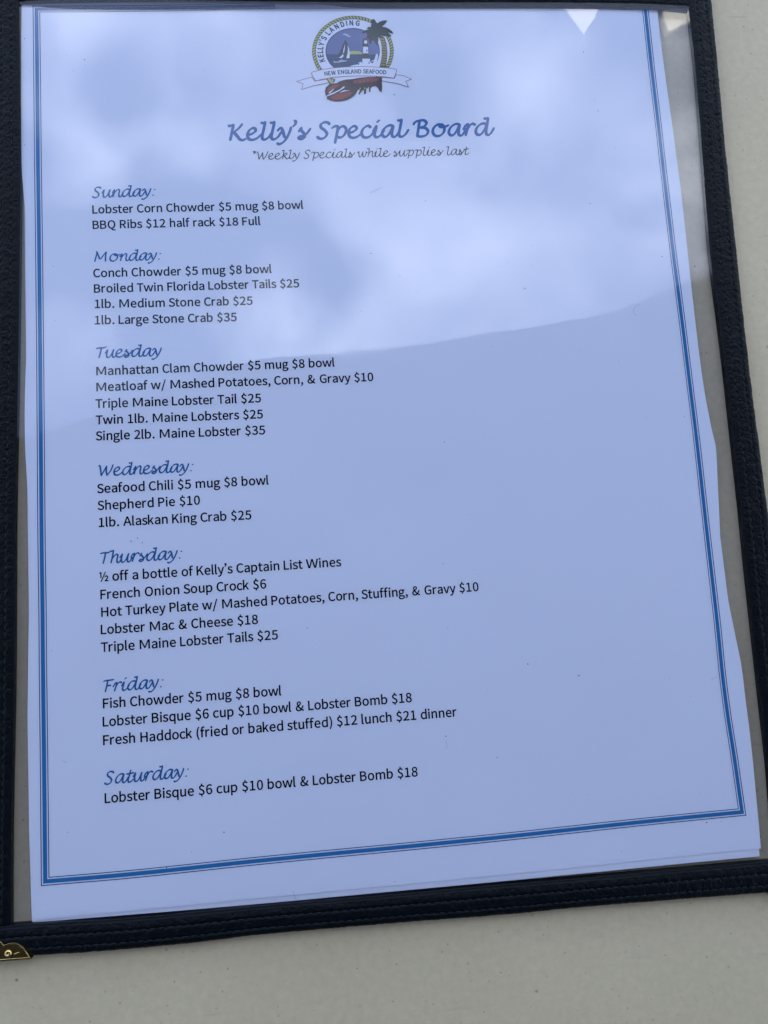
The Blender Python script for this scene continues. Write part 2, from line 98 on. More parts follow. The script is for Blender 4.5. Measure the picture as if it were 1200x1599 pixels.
LOGO=[["rope_ring","rope_dark",[[-7.903,141.43],[-8.645,141.848],[-9.355,142.312],[-10.028,142.821],[-10.663,143.371],[-11.256,143.962],[-11.806,144.59],[-12.31,145.254],[-12.765,145.949],[-13.171,146.675],[-13.524,147.426],[-13.825,148.201],[-14.07,148.997],[-14.261,149.809],[-14.394,150.635],[-14.471,151.471],[-14.491,152.314],[-14.452,153.16],[-14.356,154.006],[-14.204,154.848],[-13.994,155.683],[-13.729,156.508],[-13.408,157.318],[-13.035,158.11],[-12.609,158.882],[-12.133,159.629],[-11.608,160.349],[-11.037,161.038],[-10.422,161.694],[-9.766,162.314],[-9.071,162.894],[-8.34,163.434],[-7.576,163.929],[-6.782,164.378],[-5.962,164.78],[-5.12,165.131],[-4.258,165.431],[-3.38,165.679],[-2.491,165.872],[-1.594,166.011],[-0.692,166.095],[0.21,166.122],[1.109,166.094],[2.0,166.009],[2.88,165.869],[3.744,165.674],[4.59,165.425],[5.414,165.123],[6.211,164.768],[6.98,164.363],[7.715,163.91],[8.414,163.409],[9.074,162.864],[9.693,162.277],[10.266,161.651],[10.793,160.987],[11.271,160.289],[11.697,159.56],[12.07,158.803],[12.388,158.022],[12.65,157.22],[12.856,156.399],[13.003,155.565],[13.092,154.72],[13.122,153.868],[13.093,153.013],[13.005,152.158],[12.859,151.307],[12.655,150.464],[12.395,149.633],[12.08,148.816],[11.711,148.017],[11.289,147.24],[10.817,146.487],[10.296,145.763],[9.73,145.07],[9.119,144.411],[8.468,143.788],[7.779,143.204],[7.054,142.663],[6.347,143.662],[7.005,144.151],[7.631,144.678],[8.222,145.241],[8.776,145.836],[9.29,146.462],[9.762,147.116],[10.19,147.796],[10.573,148.497],[10.907,149.218],[11.193,149.955],[11.428,150.706],[11.612,151.467],[11.744,152.234],[11.823,153.005],[11.848,153.777],[11.82,154.545],[11.739,155.307],[11.605,156.06],[11.417,156.799],[11.179,157.523],[10.889,158.228],[10.55,158.91],[10.162,159.567],[9.728,160.196],[9.249,160.795],[8.728,161.36],[8.166,161.889],[7.566,162.38],[6.931,162.832],[6.263,163.241],[5.566,163.606],[4.841,163.926],[4.093,164.199],[3.325,164.424],[2.54,164.6],[1.741,164.726],[0.931,164.803],[0.115,164.828],[-0.704,164.804],[-1.523,164.729],[-2.338,164.604],[-3.146,164.43],[-3.943,164.207],[-4.726,163.937],[-5.491,163.62],[-6.236,163.259],[-6.957,162.854],[-7.651,162.407],[-8.315,161.921],[-8.947,161.398],[-9.544,160.839],[-10.103,160.247],[-10.622,159.626],[-11.099,158.976],[-11.532,158.302],[-11.92,157.606],[-12.26,156.891],[-12.551,156.16],[-12.792,155.416],[-12.983,154.662],[-13.122,153.901],[-13.21,153.138],[-13.245,152.373],[-13.227,151.612],[-13.158,150.857],[-13.036,150.111],[-12.863,149.377],[-12.64,148.659],[-12.366,147.959],[-12.045,147.28],[-11.676,146.625],[-11.262,145.996],[-10.804,145.397],[-10.304,144.829],[-9.764,144.296],[-9.186,143.798],[-8.573,143.339],[-7.928,142.92],[-7.252,142.543]],1],["emblem_ground","white",[[11.778,152.984],[11.673,152.047],[11.49,151.116],[11.23,150.197],[10.894,149.297],[10.486,148.421],[10.007,147.574],[9.461,146.762],[8.851,145.99],[8.182,145.262],[7.457,144.583],[6.681,143.958],[5.86,143.389],[4.998,142.881],[4.101,142.437],[3.175,142.059],[2.225,141.749],[1.257,141.509],[0.277,141.341],[-0.708,141.246],[-1.693,141.224],[-2.671,141.275],[-3.637,141.399],[-4.584,141.595],[-5.507,141.861],[-6.4,142.196],[-7.257,142.599],[-8.074,143.065],[-8.845,143.593],[-9.566,144.18],[-10.232,144.821],[-10.838,145.512],[-11.382,146.251],[-11.86,147.031],[-12.269,147.848],[-12.606,148.698],[-12.87,149.574],[-13.057,150.472],[-13.169,151.386],[-13.202,152.311],[-13.158,153.24],[-13.036,154.169],[-12.837,155.09],[-12.563,155.999],[-12.214,156.89],[-11.792,157.757],[-11.301,158.594],[-10.743,159.397],[-10.122,160.16],[-9.441,160.879],[-8.705,161.549],[-7.917,162.165],[-7.084,162.724],[-6.21,163.221],[-5.3,163.654],[-4.361,164.02],[-3.398,164.317],[-2.418,164.541],[-1.426,164.693],[-0.429,164.77],[0.566,164.772],[1.554,164.7],[2.528,164.553],[3.481,164.332],[4.408,164.039],[5.303,163.675],[6.159,163.243],[6.972,162.746],[7.736,162.187],[8.446,161.569],[9.098,160.896],[9.686,160.173],[10.209,159.404],[10.662,158.595],[11.042,157.75],[11.348,156.875],[11.576,155.976],[11.727,155.058],[11.798,154.128],[11.79,153.191]],1],["rope_ring","rope",[[-7.972,141.68],[-8.541,142.004],[-8.449,143.028],[-8.005,142.748]],2],["rope_ring","rope",[[-8.887,142.221],[-9.423,142.59],[-9.245,143.607],[-8.829,143.292]],2],["rope_ring","rope",[[-9.746,142.834],[-10.246,143.245],[-9.984,144.249],[-9.599,143.901]],2],["rope_ring","rope",[[-10.545,143.515],[-11.005,143.965],[-10.661,144.948],[-10.31,144.57]],2],["rope_ring","rope",[[-11.279,144.258],[-11.697,144.746],[-11.273,145.701],[-10.957,145.295]],2],["rope_ring","rope",[[-11.943,145.06],[-12.315,145.581],[-11.814,146.503],[-11.535,146.072]],2],["rope_ring","rope",[[-12.532,145.915],[-12.856,146.466],[-12.281,147.348],[-12.042,146.895]],2],["rope_ring","rope",[[-13.043,146.818],[-13.316,147.395],[-12.671,148.232],[-12.473,147.758]],2],["rope_ring","rope",[[-13.471,147.762],[-13.693,148.361],[-12.981,149.147],[-12.826,148.657]],2],["rope_ring","rope",[[-13.814,148.741],[-13.982,149.359],[-13.21,150.088],[-13.098,149.586]],2],["rope_ring","rope",[[-14.07,149.749],[-14.184,150.381],[-13.355,151.049],[-13.288,150.537]],2],["rope_ring","rope",[[-14.237,150.779],[-14.295,151.422],[-13.415,152.024],[-13.394,151.505]],2],["rope_ring","rope",[[-14.314,151.825],[-14.316,152.473],[-13.391,153.005],[-13.415,152.484]],2],["rope_ring","rope",[[-14.3,152.879],[-14.246,153.529],[-13.282,153.987],[-13.351,153.466]],2],["rope_ring","rope",[[-14.195,153.934],[-14.085,154.582],[-13.088,154.963],[-13.202,154.447]],2],["rope_ring","rope",[[-13.999,154.984],[-13.834,155.625],[-12.812,155.927],[-12.969,155.417]],2],["rope_ring","rope",[[-13.714,156.022],[-13.495,156.651],[-12.454,156.871],[-12.654,156.373]],2],["rope_ring","rope",[[-13.341,157.04],[-13.069,157.654],[-12.016,157.79],[-12.258,157.306]],2],["rope_ring","rope",[[-12.883,158.031],[-12.56,158.626],[-11.502,158.678],[-11.784,158.211]],2],["rope_ring","rope",[[-12.343,158.99],[-11.971,159.561],[-10.915,159.527],[-11.236,159.081]],2],["rope_ring","rope",[[-11.724,159.909],[-11.305,160.452],[-10.259,160.334],[-10.616,159.911]],2],["rope_ring","rope",[[-11.03,160.782],[-10.568,161.294],[-9.538,161.091],[-9.928,160.695]],2],["rope_ring","rope",[[-10.266,161.603],[-9.762,162.08],[-8.756,161.794],[-9.178,161.428]],2],["rope_ring","rope",[[-9.436,162.367],[-8.895,162.806],[-7.919,162.438],[-8.37,162.104]],2],["rope_ring","rope",[[-8.547,163.067],[-7.972,163.466],[-7.033,163.018],[-7.509,162.718]],2],["rope_ring","rope",[[-7.604,163.701],[-6.999,164.055],[-6.104,163.531],[-6.602,163.267]],2],["rope_ring","rope",[[-6.613,164.262],[-5.982,164.57],[-5.137,163.972],[-5.654,163.747]],2],["rope_ring","rope",[[-5.581,164.747],[-4.928,165.006],[-4.139,164.34],[-4.672,164.154]],2],["rope_ring","rope",[[-4.515,165.152],[-3.845,165.361],[-3.117,164.63],[-3.662,164.485]],2],["rope_ring","rope",[[-3.423,165.475],[-2.74,165.632],[-2.078,164.841],[-2.631,164.739]],2],["rope_ring","rope",[[-2.311,165.713],[-1.62,165.817],[-1.03,164.971],[-1.587,164.912]],2],["rope_ring","rope",[[-1.188,165.865],[-0.494,165.914],[0.022,165.02],[-0.536,165.004]],2],["rope_ring","rope",[[-0.06,165.928],[0.632,165.924],[1.069,164.986],[0.514,165.014]],2],["rope_ring","rope",[[1.063,165.904],[1.75,165.845],[2.104,164.871],[1.556,164.942]],2],["rope_ring","rope",[[2.175,165.791],[2.851,165.678],[3.12,164.674],[2.584,164.788]],2],["rope_ring","rope",[[3.268,165.59],[3.928,165.424],[4.111,164.397],[3.589,164.554]],2],["rope_ring","rope",[[4.334,165.303],[4.974,165.085],[5.069,164.042],[4.565,164.24]],2],["rope_ring","rope",[[5.366,164.932],[5.981,164.663],[5.987,163.611],[5.505,163.849]],2],["rope_ring","rope",[[6.356,164.479],[6.942,164.161],[6.86,163.108],[6.402,163.384]],2],["rope_ring","rope",[[7.298,163.948],[7.852,163.583],[7.68,162.535],[7.251,162.848]],2],["rope_ring","rope",[[8.186,163.341],[8.702,162.932],[8.444,161.897],[8.046,162.244]],2],["rope_ring","rope",[[9.012,162.663],[9.488,162.212],[9.145,161.198],[8.781,161.576]],2],["rope_ring","rope",[[9.772,161.919],[10.204,161.43],[9.778,160.443],[9.45,160.85]],2],["rope_ring","rope",[[10.46,161.114],[10.846,160.59],[10.339,159.637],[10.05,160.071]],2],["rope_ring","rope",[[11.071,160.254],[11.408,159.699],[10.824,158.785],[10.576,159.242]],2],["rope_ring","rope",[[11.602,159.344],[11.887,158.761],[11.231,157.894],[11.025,158.372]],2],["rope_ring","rope",[[12.048,158.391],[12.279,157.785],[11.555,156.97],[11.393,157.465]],2],["rope_ring","rope",[[12.407,157.401],[12.583,156.776],[11.796,156.02],[11.679,156.527]],2],["rope_ring","rope",[[12.676,156.382],[12.796,155.742],[11.951,155.049],[11.88,155.566]],2],["rope_ring","rope",[[12.853,155.34],[12.916,154.69],[12.02,154.064],[11.995,154.588]],2],["rope_ring","rope",[[12.938,154.282],[12.944,153.627],[12.002,153.073],[12.023,153.599]],2],["rope_ring","rope",[[12.93,153.217],[12.878,152.56],[11.898,152.081],[11.964,152.607]],2],["rope_ring","rope",[[12.828,152.151],[12.72,151.497],[11.707,151.097],[11.819,151.618]],2],["rope_ring","rope",[[12.635,151.091],[12.471,150.445],[11.433,150.126],[11.589,150.639]],2],["rope_ring","rope",[[12.351,150.045],[12.132,149.411],[11.076,149.175],[11.275,149.677]],2],["rope_ring","rope",[[11.979,149.02],[11.707,148.402],[10.639,148.251],[10.881,148.738]],2],["rope_ring","rope",[[11.521,148.023],[11.197,147.425],[10.126,147.359],[10.408,147.828]],2],["rope_ring","rope",[[10.98,147.06],[10.608,146.487],[9.54,146.507],[9.86,146.954]],2],["rope_ring","rope",[[10.361,146.138],[9.942,145.593],[8.885,145.698],[9.241,146.121]],2],["rope_ring","rope",[[9.667,145.263],[9.206,144.751],[8.166,144.94],[8.556,145.336]],2],["rope_ring","rope",[[8.905,144.441],[8.402,143.964],[7.388,144.236],[7.808,144.603]],2],["rope_ring","rope",[[8.077,143.678],[7.539,143.239],[6.555,143.592],[7.004,143.927]],2],["seascape","navy",[[8.373,153.017],[8.298,152.34],[8.165,151.668],[7.976,151.004],[7.731,150.354],[7.433,149.72],[7.083,149.107],[6.683,148.52],[6.236,147.961],[5.745,147.434],[5.213,146.942],[4.643,146.488],[4.04,146.076],[3.406,145.708],[2.746,145.385],[2.064,145.11],[1.365,144.885],[0.652,144.71],[-0.07,144.588],[-0.796,144.518],[-1.522,144.501],[-2.244,144.537],[-2.956,144.626],[-3.655,144.767],[-4.336,144.959],[-4.995,145.202],[-5.628,145.493],[-6.231,145.831],[-6.8,146.213],[-7.332,146.638],[-7.824,147.102],[-8.271,147.603],[-8.673,148.138],[-9.026,148.704],[-9.327,149.296],[-9.576,149.911],[-9.77,150.546],[-9.908,151.197],[-9.99,151.859],[-10.015,152.528],[-9.982,153.201],[-9.892,153.873],[-9.744,154.539],[-9.542,155.197],[-9.284,155.84],[-8.973,156.467],[-8.611,157.072],[-8.2,157.652],[-7.742,158.203],[-7.24,158.722],[-6.698,159.205],[-6.118,159.649],[-5.505,160.052],[-4.862,160.41],[-4.192,160.722],[-3.502,160.985],[-2.794,161.198],[-2.073,161.359],[-1.344,161.467],[-0.612,161.522],[0.12,161.523],[0.846,161.47],[1.561,161.363],[2.262,161.204],[2.943,160.992],[3.6,160.729],[4.229,160.418],[4.827,160.059],[5.388,159.655],[5.91,159.21],[6.39,158.725],[6.823,158.203],[7.208,157.649],[7.542,157.065],[7.823,156.456],[8.049,155.825],[8.219,155.176],[8.331,154.514],[8.385,153.843],[8.381,153.166]],2],["seascape","skyblue",[[8.111,153.016],[8.069,152.581],[8.002,152.148],[7.911,151.717],[7.796,151.29],[7.656,150.868],[7.493,150.452],[7.307,150.043],[7.099,149.642],[6.868,149.251],[6.617,148.871],[6.344,148.502],[6.052,148.146],[5.741,147.803],[5.412,147.475],[5.066,147.162],[4.704,146.866],[4.326,146.587],[3.934,146.325],[3.53,146.082],[3.113,145.858],[2.686,145.654],[2.249,145.471],[1.803,145.308],[1.351,145.167],[0.893,145.047],[0.43,144.949],[-0.036,144.873],[-0.504,144.82],[-0.973,144.79],[-1.441,144.781],[-1.908,144.796],[-2.371,144.833],[-2.831,144.893],[-3.284,144.975],[-3.731,145.078],[-4.169,145.204],[-4.599,145.351],[-5.018,145.519],[-5.425,145.708],[-5.82,145.917],[-6.201,146.145],[-6.567,146.392],[-6.918,146.657],[-7.251,146.939],[-7.567,147.238],[-7.865,147.553],[-8.143,147.883],[-8.401,148.227],[-8.639,148.585],[-8.855,148.954],[-9.049,149.335],[-9.22,149.725],[-9.368,150.125],[-9.493,150.533],[-9.594,150.948],[-9.671,151.368],[-9.723,151.793],[-9.751,152.221],[-9.755,152.652],[-9.733,153.084],[-9.688,153.516],[-9.617,153.946],[-9.523,154.374],[-9.404,154.798],[-9.262,155.218],[-9.097,155.631],[-8.908,156.037],[-8.697,156.436],[-8.464,156.824],[-8.21,157.203],[-7.936,157.569],[-7.641,157.924],[-7.328,158.265],[-6.996,158.591],[-6.648,158.902],[-6.283,159.196],[-5.902,159.474],[-5.508,159.734],[-5.1,159.975],[-4.68,160.197],[-4.249,160.399],[-3.809,160.58],[-3.36,160.74],[-2.904,160.879],[-2.442,160.996],[-1.976,161.09],[-1.506,161.163],[-1.034,161.212],[-0.561,161.238],[-0.089,161.242],[0.381,161.222],[0.848,161.18],[1.31,161.114],[1.766,161.026],[2.216,160.916],[2.656,160.783],[3.088,160.629],[3.508,160.453],[3.916,160.257],[4.311,160.04],[4.691,159.803],[5.056,159.548],[5.405,159.274],[5.736,158.982],[6.049,158.674],[6.343,158.35],[6.617,158.011],[6.869,157.658],[7.101,157.292],[7.31,156.914],[7.496,156.525],[7.659,156.127],[7.798,155.72],[7.913,155.305],[8.004,154.884],[8.07,154.458],[8.112,154.027],[8.128,153.595],[8.119,153.16]],3],["seascape","seablue",[[7.911,151.717],[7.796,151.29],[7.656,150.868],[7.493,150.452],[7.307,150.043],[7.099,149.642],[6.868,149.251],[6.617,148.871],[6.344,148.502],[6.052,148.146],[5.741,147.803],[5.412,147.475],[5.066,147.162],[4.704,146.866],[4.326,146.587],[3.934,146.325],[3.53,146.082],[3.113,145.858],[2.686,145.654],[2.249,145.471],[1.803,145.308],[1.351,145.167],[0.893,145.047],[0.43,144.949],[-0.036,144.873],[-0.504,144.82],[-0.973,144.79],[-1.441,144.781],[-1.908,144.796],[-2.371,144.833],[-2.831,144.893],[-3.284,144.975],[-3.731,145.078],[-4.169,145.204],[-4.599,145.351],[-5.018,145.519],[-5.425,145.708],[-5.82,145.917],[-6.201,146.145],[-6.567,146.392],[-6.918,146.657],[-7.251,146.939],[-7.567,147.238],[-7.865,147.553],[-8.143,147.883],[-8.401,148.227],[-8.639,148.585],[-8.855,148.954],[-9.049,149.335],[-9.22,149.725],[-9.368,150.125],[-9.493,150.533],[-9.594,150.948],[-9.671,151.368],[-9.723,151.793]],4],["seascape","cloudgrey",[[-4.142,159.217],[-2.823,159.511],[-1.985,159.041],[-0.952,158.192],[-2.032,158.28],[-2.87,158.75]],4],["seascape","sun",[[-1.914,151.839],[-1.762,152.879],[-0.627,153.026],[1.105,152.986],[2.16,152.517],[2.421,151.856]],5],["sailboat","darkslate",[[-3.094,157.229],[-4.034,155.328],[-4.698,153.67],[-5.901,151.635],[-5.46,150.365],[-4.295,149.662],[-3.015,149.431],[-2.101,150.234],[-1.772,152.029],[-1.942,154.155],[-2.518,156.047]],5],["sailboat","white",[[-3.24,155.569],[-3.414,154.148],[-3.776,152.493],[-4.151,152.019],[-3.876,153.673]],6],["sailboat","white",[[-2.447,155.1],[-2.0,153.918],[-1.815,152.028],[-2.092,150.376],[-3.181,150.231],[-2.638,152.025],[-2.405,153.68]],6],["sailboat","white",[[-4.156,151.925],[-4.036,151.076],[-4.684,150.367],[-5.753,150.505],[-4.856,151.073]],6],["sailboat","cloudgrey",[[-7.679,149.276],[-6.485,149.091],[-4.715,149.849],[-3.864,149.663],[-2.568,149.667],[-3.467,149.1],[-6.077,148.716],[-7.288,148.619]],5],["sailboat","brown",[[-6.887,149.56],[-5.589,149.658],[-6.054,149.092],[-6.743,149.091]],6],["rocks","white",[[-2.277,147.409],[-0.958,147.788],[0.355,148.027],[1.055,148.83],[1.804,149.02],[2.102,148.267],[4.736,148.745],[5.207,149.313],[6.326,149.789],[6.882,151.589],[7.486,152.16],[7.721,151.118],[7.174,149.46],[6.774,148.042],[6.025,147.239],[2.444,146.855]],5],["rocks","darkslate",[[5.195,149.124],[6.164,149.316],[5.676,148.512],[4.99,148.651]],6],["rocks","darkslate",[[0.456,148.263],[1.346,148.642],[0.766,147.698]],6],["lighthouse","white",[[2.311,150.154],[4.829,150.162],[4.723,147.236],[1.948,147.23]],6],["lighthouse","brown",[[2.613,152.14],[4.351,152.147],[4.308,150.161],[2.397,150.154]],6],["lighthouse","white",[[2.86,154.605],[4.426,154.612],[4.351,152.147],[2.613,152.14]],6],["lighthouse","darkslate",[[2.474,155.362],[4.738,155.374],[4.513,154.613],[2.686,154.604]],6],["lighthouse","rope_dark",[[2.684,157.263],[4.52,157.369],[4.563,155.373],[2.648,155.363]],6],["lighthouse","white",[[3.312,156.887],[4.315,156.892],[4.24,155.751],[3.238,155.746]],7],["lighthouse","darkslate",[[2.783,157.454],[3.15,157.742],[4.24,157.748],[4.564,157.37]],7],["lighthouse","navy",[[3.836,153.566],[4.14,153.568],[4.09,152.809],[3.786,152.808]],7],["lighthouse","navy",[[4.32,149.027],[4.624,149.028],[4.574,148.273],[4.27,148.272]],7],["palm_tree","rope_dark",[[8.306,158.489],[9.548,158.735],[10.402,157.786],[10.868,155.644],[10.917,152.553],[10.546,149.707],[9.925,147.011],[7.835,147.006],[8.508,149.228],[8.974,151.597],[9.124,154.445],[8.849,156.823]],5],["palm_tree","trunk",[[8.607,157.775],[10.133,157.689],[10.178,157.069],[8.653,157.156]],6],["palm_tree","trunk",[[8.893,156.824],[10.418,156.737],[10.463,156.118],[8.938,156.205]],6],["palm_tree","trunk",[[9.09,155.872],[10.615,155.785],[10.66,155.166],[9.136,155.254]],6],["palm_tree","trunk",[[9.2,154.921],[10.725,154.834],[10.769,154.215],[9.246,154.303]],6],["palm_tree","trunk",[[9.223,153.971],[10.747,153.883],[10.791,153.265],[9.268,153.353]],6],["palm_tree","trunk",[[9.158,153.02],[10.681,152.932],[10.726,152.315],[9.204,152.404]],6],["palm_tree","trunk",[[9.094,152.071],[10.616,151.982],[10.66,151.366],[9.139,151.455]],6],["palm_tree","trunk",[[8.942,151.123],[10.463,151.033],[10.508,150.417],[8.987,150.507]],6],["palm_tree","trunk",[[8.79,150.175],[10.31,150.085],[10.355,149.47],[8.835,149.56]],6],["palm_tree","trunk",[[8.552,149.228],[10.071,149.138],[10.116,148.523],[8.597,148.614]],6],["palm_tree","trunk",[[8.313,148.282],[9.831,148.191],[9.876,147.577],[8.359,147.668]],6],["palm_tree","frond",[[2.635,159.882],[3.32,160.363],[4.224,160.847],[5.107,160.997],[4.474,161.326],[4.952,161.951],[6.045,161.96],[5.958,162.629],[6.35,163.254],[6.194,164.211],[6.586,164.838],[7.206,164.939],[7.728,164.224],[7.955,163.028],[9.022,163.9],[10.152,164.389],[11.698,164.499],[11.192,163.534],[10.247,162.567],[9.55,161.987],[11.076,161.855],[12.132,161.24],[13.042,160.432],[13.58,159.335],[12.677,159.616],[11.4,160.181],[12.218,159.326],[12.732,158.517],[11.706,158.271],[10.856,158.648],[10.185,158.453],[9.554,158.831],[8.884,158.635],[8.333,158.25],[8.09,156.581],[7.672,154.914],[7.152,155.624],[6.664,156.811],[5.928,156.902],[5.398,155.472],[4.915,156.087],[4.863,157.276],[4.545,157.75],[4.109,157.748],[4.536,158.941],[4.371,159.751],[3.934,159.748],[3.05,159.551]],7],["ribbon_banner","ribbon_red",[[-15.391,144.858],[-14.633,145.42],[-11.808,146.219],[-7.911,146.834],[-3.583,147.219],[0.745,147.369],[5.073,147.284],[9.399,146.962],[12.427,146.638],[13.499,146.356],[13.768,145.837],[12.599,142.866],[9.157,143.429],[4.833,143.661],[0.511,143.704],[-3.809,143.561],[-8.128,143.184],[-11.593,142.529],[-14.022,141.877]],8],["ribbon_banner","white",[[-15.136,144.795],[-14.56,145.222],[-11.781,146.007],[-7.901,146.62],[-3.586,147.003],[0.732,147.152],[5.05,147.067],[9.367,146.746],[12.379,146.423],[13.359,146.165],[13.544,145.809],[12.481,143.106],[9.191,143.644],[4.853,143.877],[0.523,143.92],[-3.807,143.776],[-8.141,143.397],[-11.621,142.739],[-13.91,142.124]],9],["ribbon_banner","ribbon_red",[[-20.449,141.876],[-17.981,142.713],[-15.125,143.506],[-14.097,142.063],[-10.213,142.716],[-9.417,141.69],[-10.306,141.131],[-14.714,140.203],[-18.873,138.815],[-18.245,140.994]],3],["ribbon_banner","white",[[-20.004,141.867],[-17.942,142.526],[-15.202,143.286],[-14.181,141.853],[-10.293,142.506],[-9.695,141.735],[-10.36,141.317],[-14.747,140.392],[-18.606,139.104],[-18.025,141.118]],4],["ribbon_banner","ribbon_red",[[8.285,143.381],[12.609,143.007],[13.271,144.374],[15.736,144.046],[18.695,142.632],[16.538,141.831],[17.338,139.619],[13.337,140.985],[8.616,141.878],[8.0,142.394]],3],["ribbon_banner","white",[[8.411,143.171],[12.708,142.799],[13.368,144.159],[15.674,143.853],[18.237,142.648],[16.294,141.945],[17.02,139.94],[13.394,141.177],[8.702,142.064],[8.211,142.476]],4],["rope_ring","rope",[[-10.207,142.81],[-9.077,143.09],[-8.317,141.457],[-9.458,140.991]],5],["rope_ring","rope_dark",[[-10.293,142.81],[-9.945,142.903],[-9.016,141.224],[-9.372,140.991]],6],["lobster","lobster_dark",[[-9.33,140.991],[-6.959,141.224],[-5.844,141.924],[-3.873,142.532],[-1.493,142.719],[0.909,143.189],[3.955,143.472],[6.551,143.427],[8.495,143.287],[8.3,141.69],[8.259,139.814],[7.952,137.849],[7.291,138.317],[6.726,139.581],[6.118,140.19],[4.801,139.91],[4.331,139.349],[4.115,138.041],[3.677,137.949],[3.856,139.35],[2.906,139.351],[2.596,137.25],[1.95,137.252],[2.142,138.884],[1.243,138.325],[0.513,137.021],[0.098,137.255],[0.849,138.886],[-0.013,138.887],[-0.374,137.955],[-1.222,136.792],[-2.355,135.864],[-3.908,135.031],[-5.86,134.619],[-7.787,134.578],[-9.473,134.953],[-10.712,135.651],[-10.338,136.206],[-10.857,136.81],[-11.075,138.202],[-10.695,139.596]],5],["lobster","lobster_red",[[-1.313,142.158],[2.184,142.861],[4.796,143.097],[7.381,142.864],[6.451,141.925],[2.957,141.456],[-0.094,140.989],[-1.372,141.223]],6],["lobster","lobster_red",[[-9.631,135.88],[-7.626,137.268],[-4.161,137.867],[-1.578,137.956],[-2.955,136.562],[-5.607,135.268],[-8.178,135.181]],6],["lobster","lobster_red",[[-9.853,139.363],[-8.287,140.525],[-5.7,140.757],[-7.5,139.36],[-9.508,137.968],[-10.248,137.737]],6],["lobster","white",[[-10.652,136.67],[-8.453,137.734],[-6.028,138.893],[-4.447,140.197],[-4.395,139.637],[-5.831,138.614],[-8.267,137.269],[-10.236,136.484]],7],["lobster","white",[[-9.957,137.597],[-8.378,138.989],[-7.856,139.128],[-9.541,137.411]],7],["lobster","white",[[-6.219,137.87],[-4.541,138.659],[-2.618,138.517],[-4.353,138.24],[-5.882,137.776]],7],["lobster","lobster_red",[[2.194,143.002],[2.756,141.69],[2.448,141.596],[1.836,142.814]],7],["lobster","rope",[[0.491,139.353],[0.937,139.586],[1.079,139.119],[0.636,138.933]],7],["lobster","rope",[[2.049,139.445],[2.496,139.678],[2.638,139.211],[2.194,139.024]],7],["lobster","rope",[[3.353,139.584],[3.8,139.818],[3.943,139.35],[3.498,139.163]],7],["lobster","lobster_dark",[[-0.014,142.252],[0.165,142.345],[0.384,140.381],[0.2,140.194]],8],["lobster","lobster_dark",[[1.373,142.346],[1.552,142.439],[1.77,140.474],[1.586,140.287]],8],["lobster","lobster_dark",[[2.762,142.44],[2.941,142.534],[3.158,140.566],[2.973,140.379]],8],["lobster","lobster_dark",[[4.152,142.534],[4.332,142.628],[4.548,140.659],[4.362,140.472]],8],["lobster","lobster_dark",[[5.544,142.628],[5.724,142.722],[5.939,140.753],[5.753,140.565]],8],["lobster","lobster_dark",[[6.938,142.723],[7.118,142.817],[7.332,140.846],[7.146,140.658]],8]]
ARC=[["K",-10.528,149.885,-0.9543,-0.2989],["E",-10.823,151.351,-0.9879,-0.155],["L",-10.872,152.725,-0.9998,-0.0209],["L",-10.729,154.015,-0.9942,0.1076],["Y",-10.376,155.374,-0.9692,0.2464],["’",-9.963,156.396,-0.9355,0.3532],["S",-9.455,157.343,-0.891,0.4539],[" ",-8.813,158.281,-0.8335,0.5525],["L",-8.106,159.11,-0.7654,0.6435],["A",-6.922,160.192,-0.6457,0.7636],["N",-5.298,161.256,-0.4785,0.8781],["D",-3.458,162.04,-0.2844,0.9587],["I",-2.091,162.39,-0.139,0.9903],["N",-0.654,162.565,0.0121,0.9999],["G",1.336,162.487,0.2139,0.9769]]
ARC_H=1.772
BAN=[["N",-10.234,143.968,-0.1331,0.9911],["E",-9.098,144.12,-0.1331,0.9911],["W",-7.741,144.29,-0.0968,0.9953],[" ",-6.622,144.397,-0.0968,0.9953],["E",-5.866,144.47,-0.0918,0.9958],["N",-4.728,144.578,-0.0739,0.9973],["G",-3.464,144.638,-0.0416,0.9991],["L",-2.403,144.682,-0.0416,0.9991],["A",-1.389,144.725,-0.0416,0.9991],["N",-0.171,144.749,-0.0139,0.9999],["D",1.081,144.767,-0.0185,0.9998],[" ",1.953,144.78,-0.0138,0.9999],["S",2.684,144.774,0.0324,0.9995],["E",3.651,144.743,0.0324,0.9995],["A",4.727,144.709,0.0278,0.9996],["F",5.777,144.676,0.0322,0.9995],["O",6.904,144.628,0.083,0.9965],["O",8.212,144.522,0.0785,0.9969],["D",9.479,144.42,0.083,0.9965]]
BAN_H=1.412
SPECK=[[-64.841,136.116],[-34.147,126.03],[19.826,17.036],[-26.696,-38.268],[28.163,-80.786],[13.066,-73.338],[40.208,-53.856],[79.783,41.306],[86.969,21.985],[76.054,96.707],[53.621,74.977],[50.515,67.285],[38.074,48.019],[-98.86,61.054],[-99.198,78.773],[82.353,130.571],[79.431,152.698],[12.078,136.662],[-17.09,151.114],[-5.287,-113.226],[96.331,-105.576],[91.598,-105.522],[63.899,-111.341],[19.592,-118.886],[9.476,72.788],[19.841,98.538],[0.6,80.676],[-77.729,-8.815],[-75.832,-7.96],[-74.557,-9.39],[-97.58,-90.88],[-70.363,-103.043],[-107.164,156.658],[-105.676,145.367],[-107.483,119.657],[-88.433,149.25],[-88.27,147.208],[100.075,21.837],[117.18,34.187],[98.983,77.259],[66.728,45.268],[16.384,-21.375],[16.226,-41.053],[-23.061,-42.159],[-53.801,-94.921],[56.005,-58.529]]
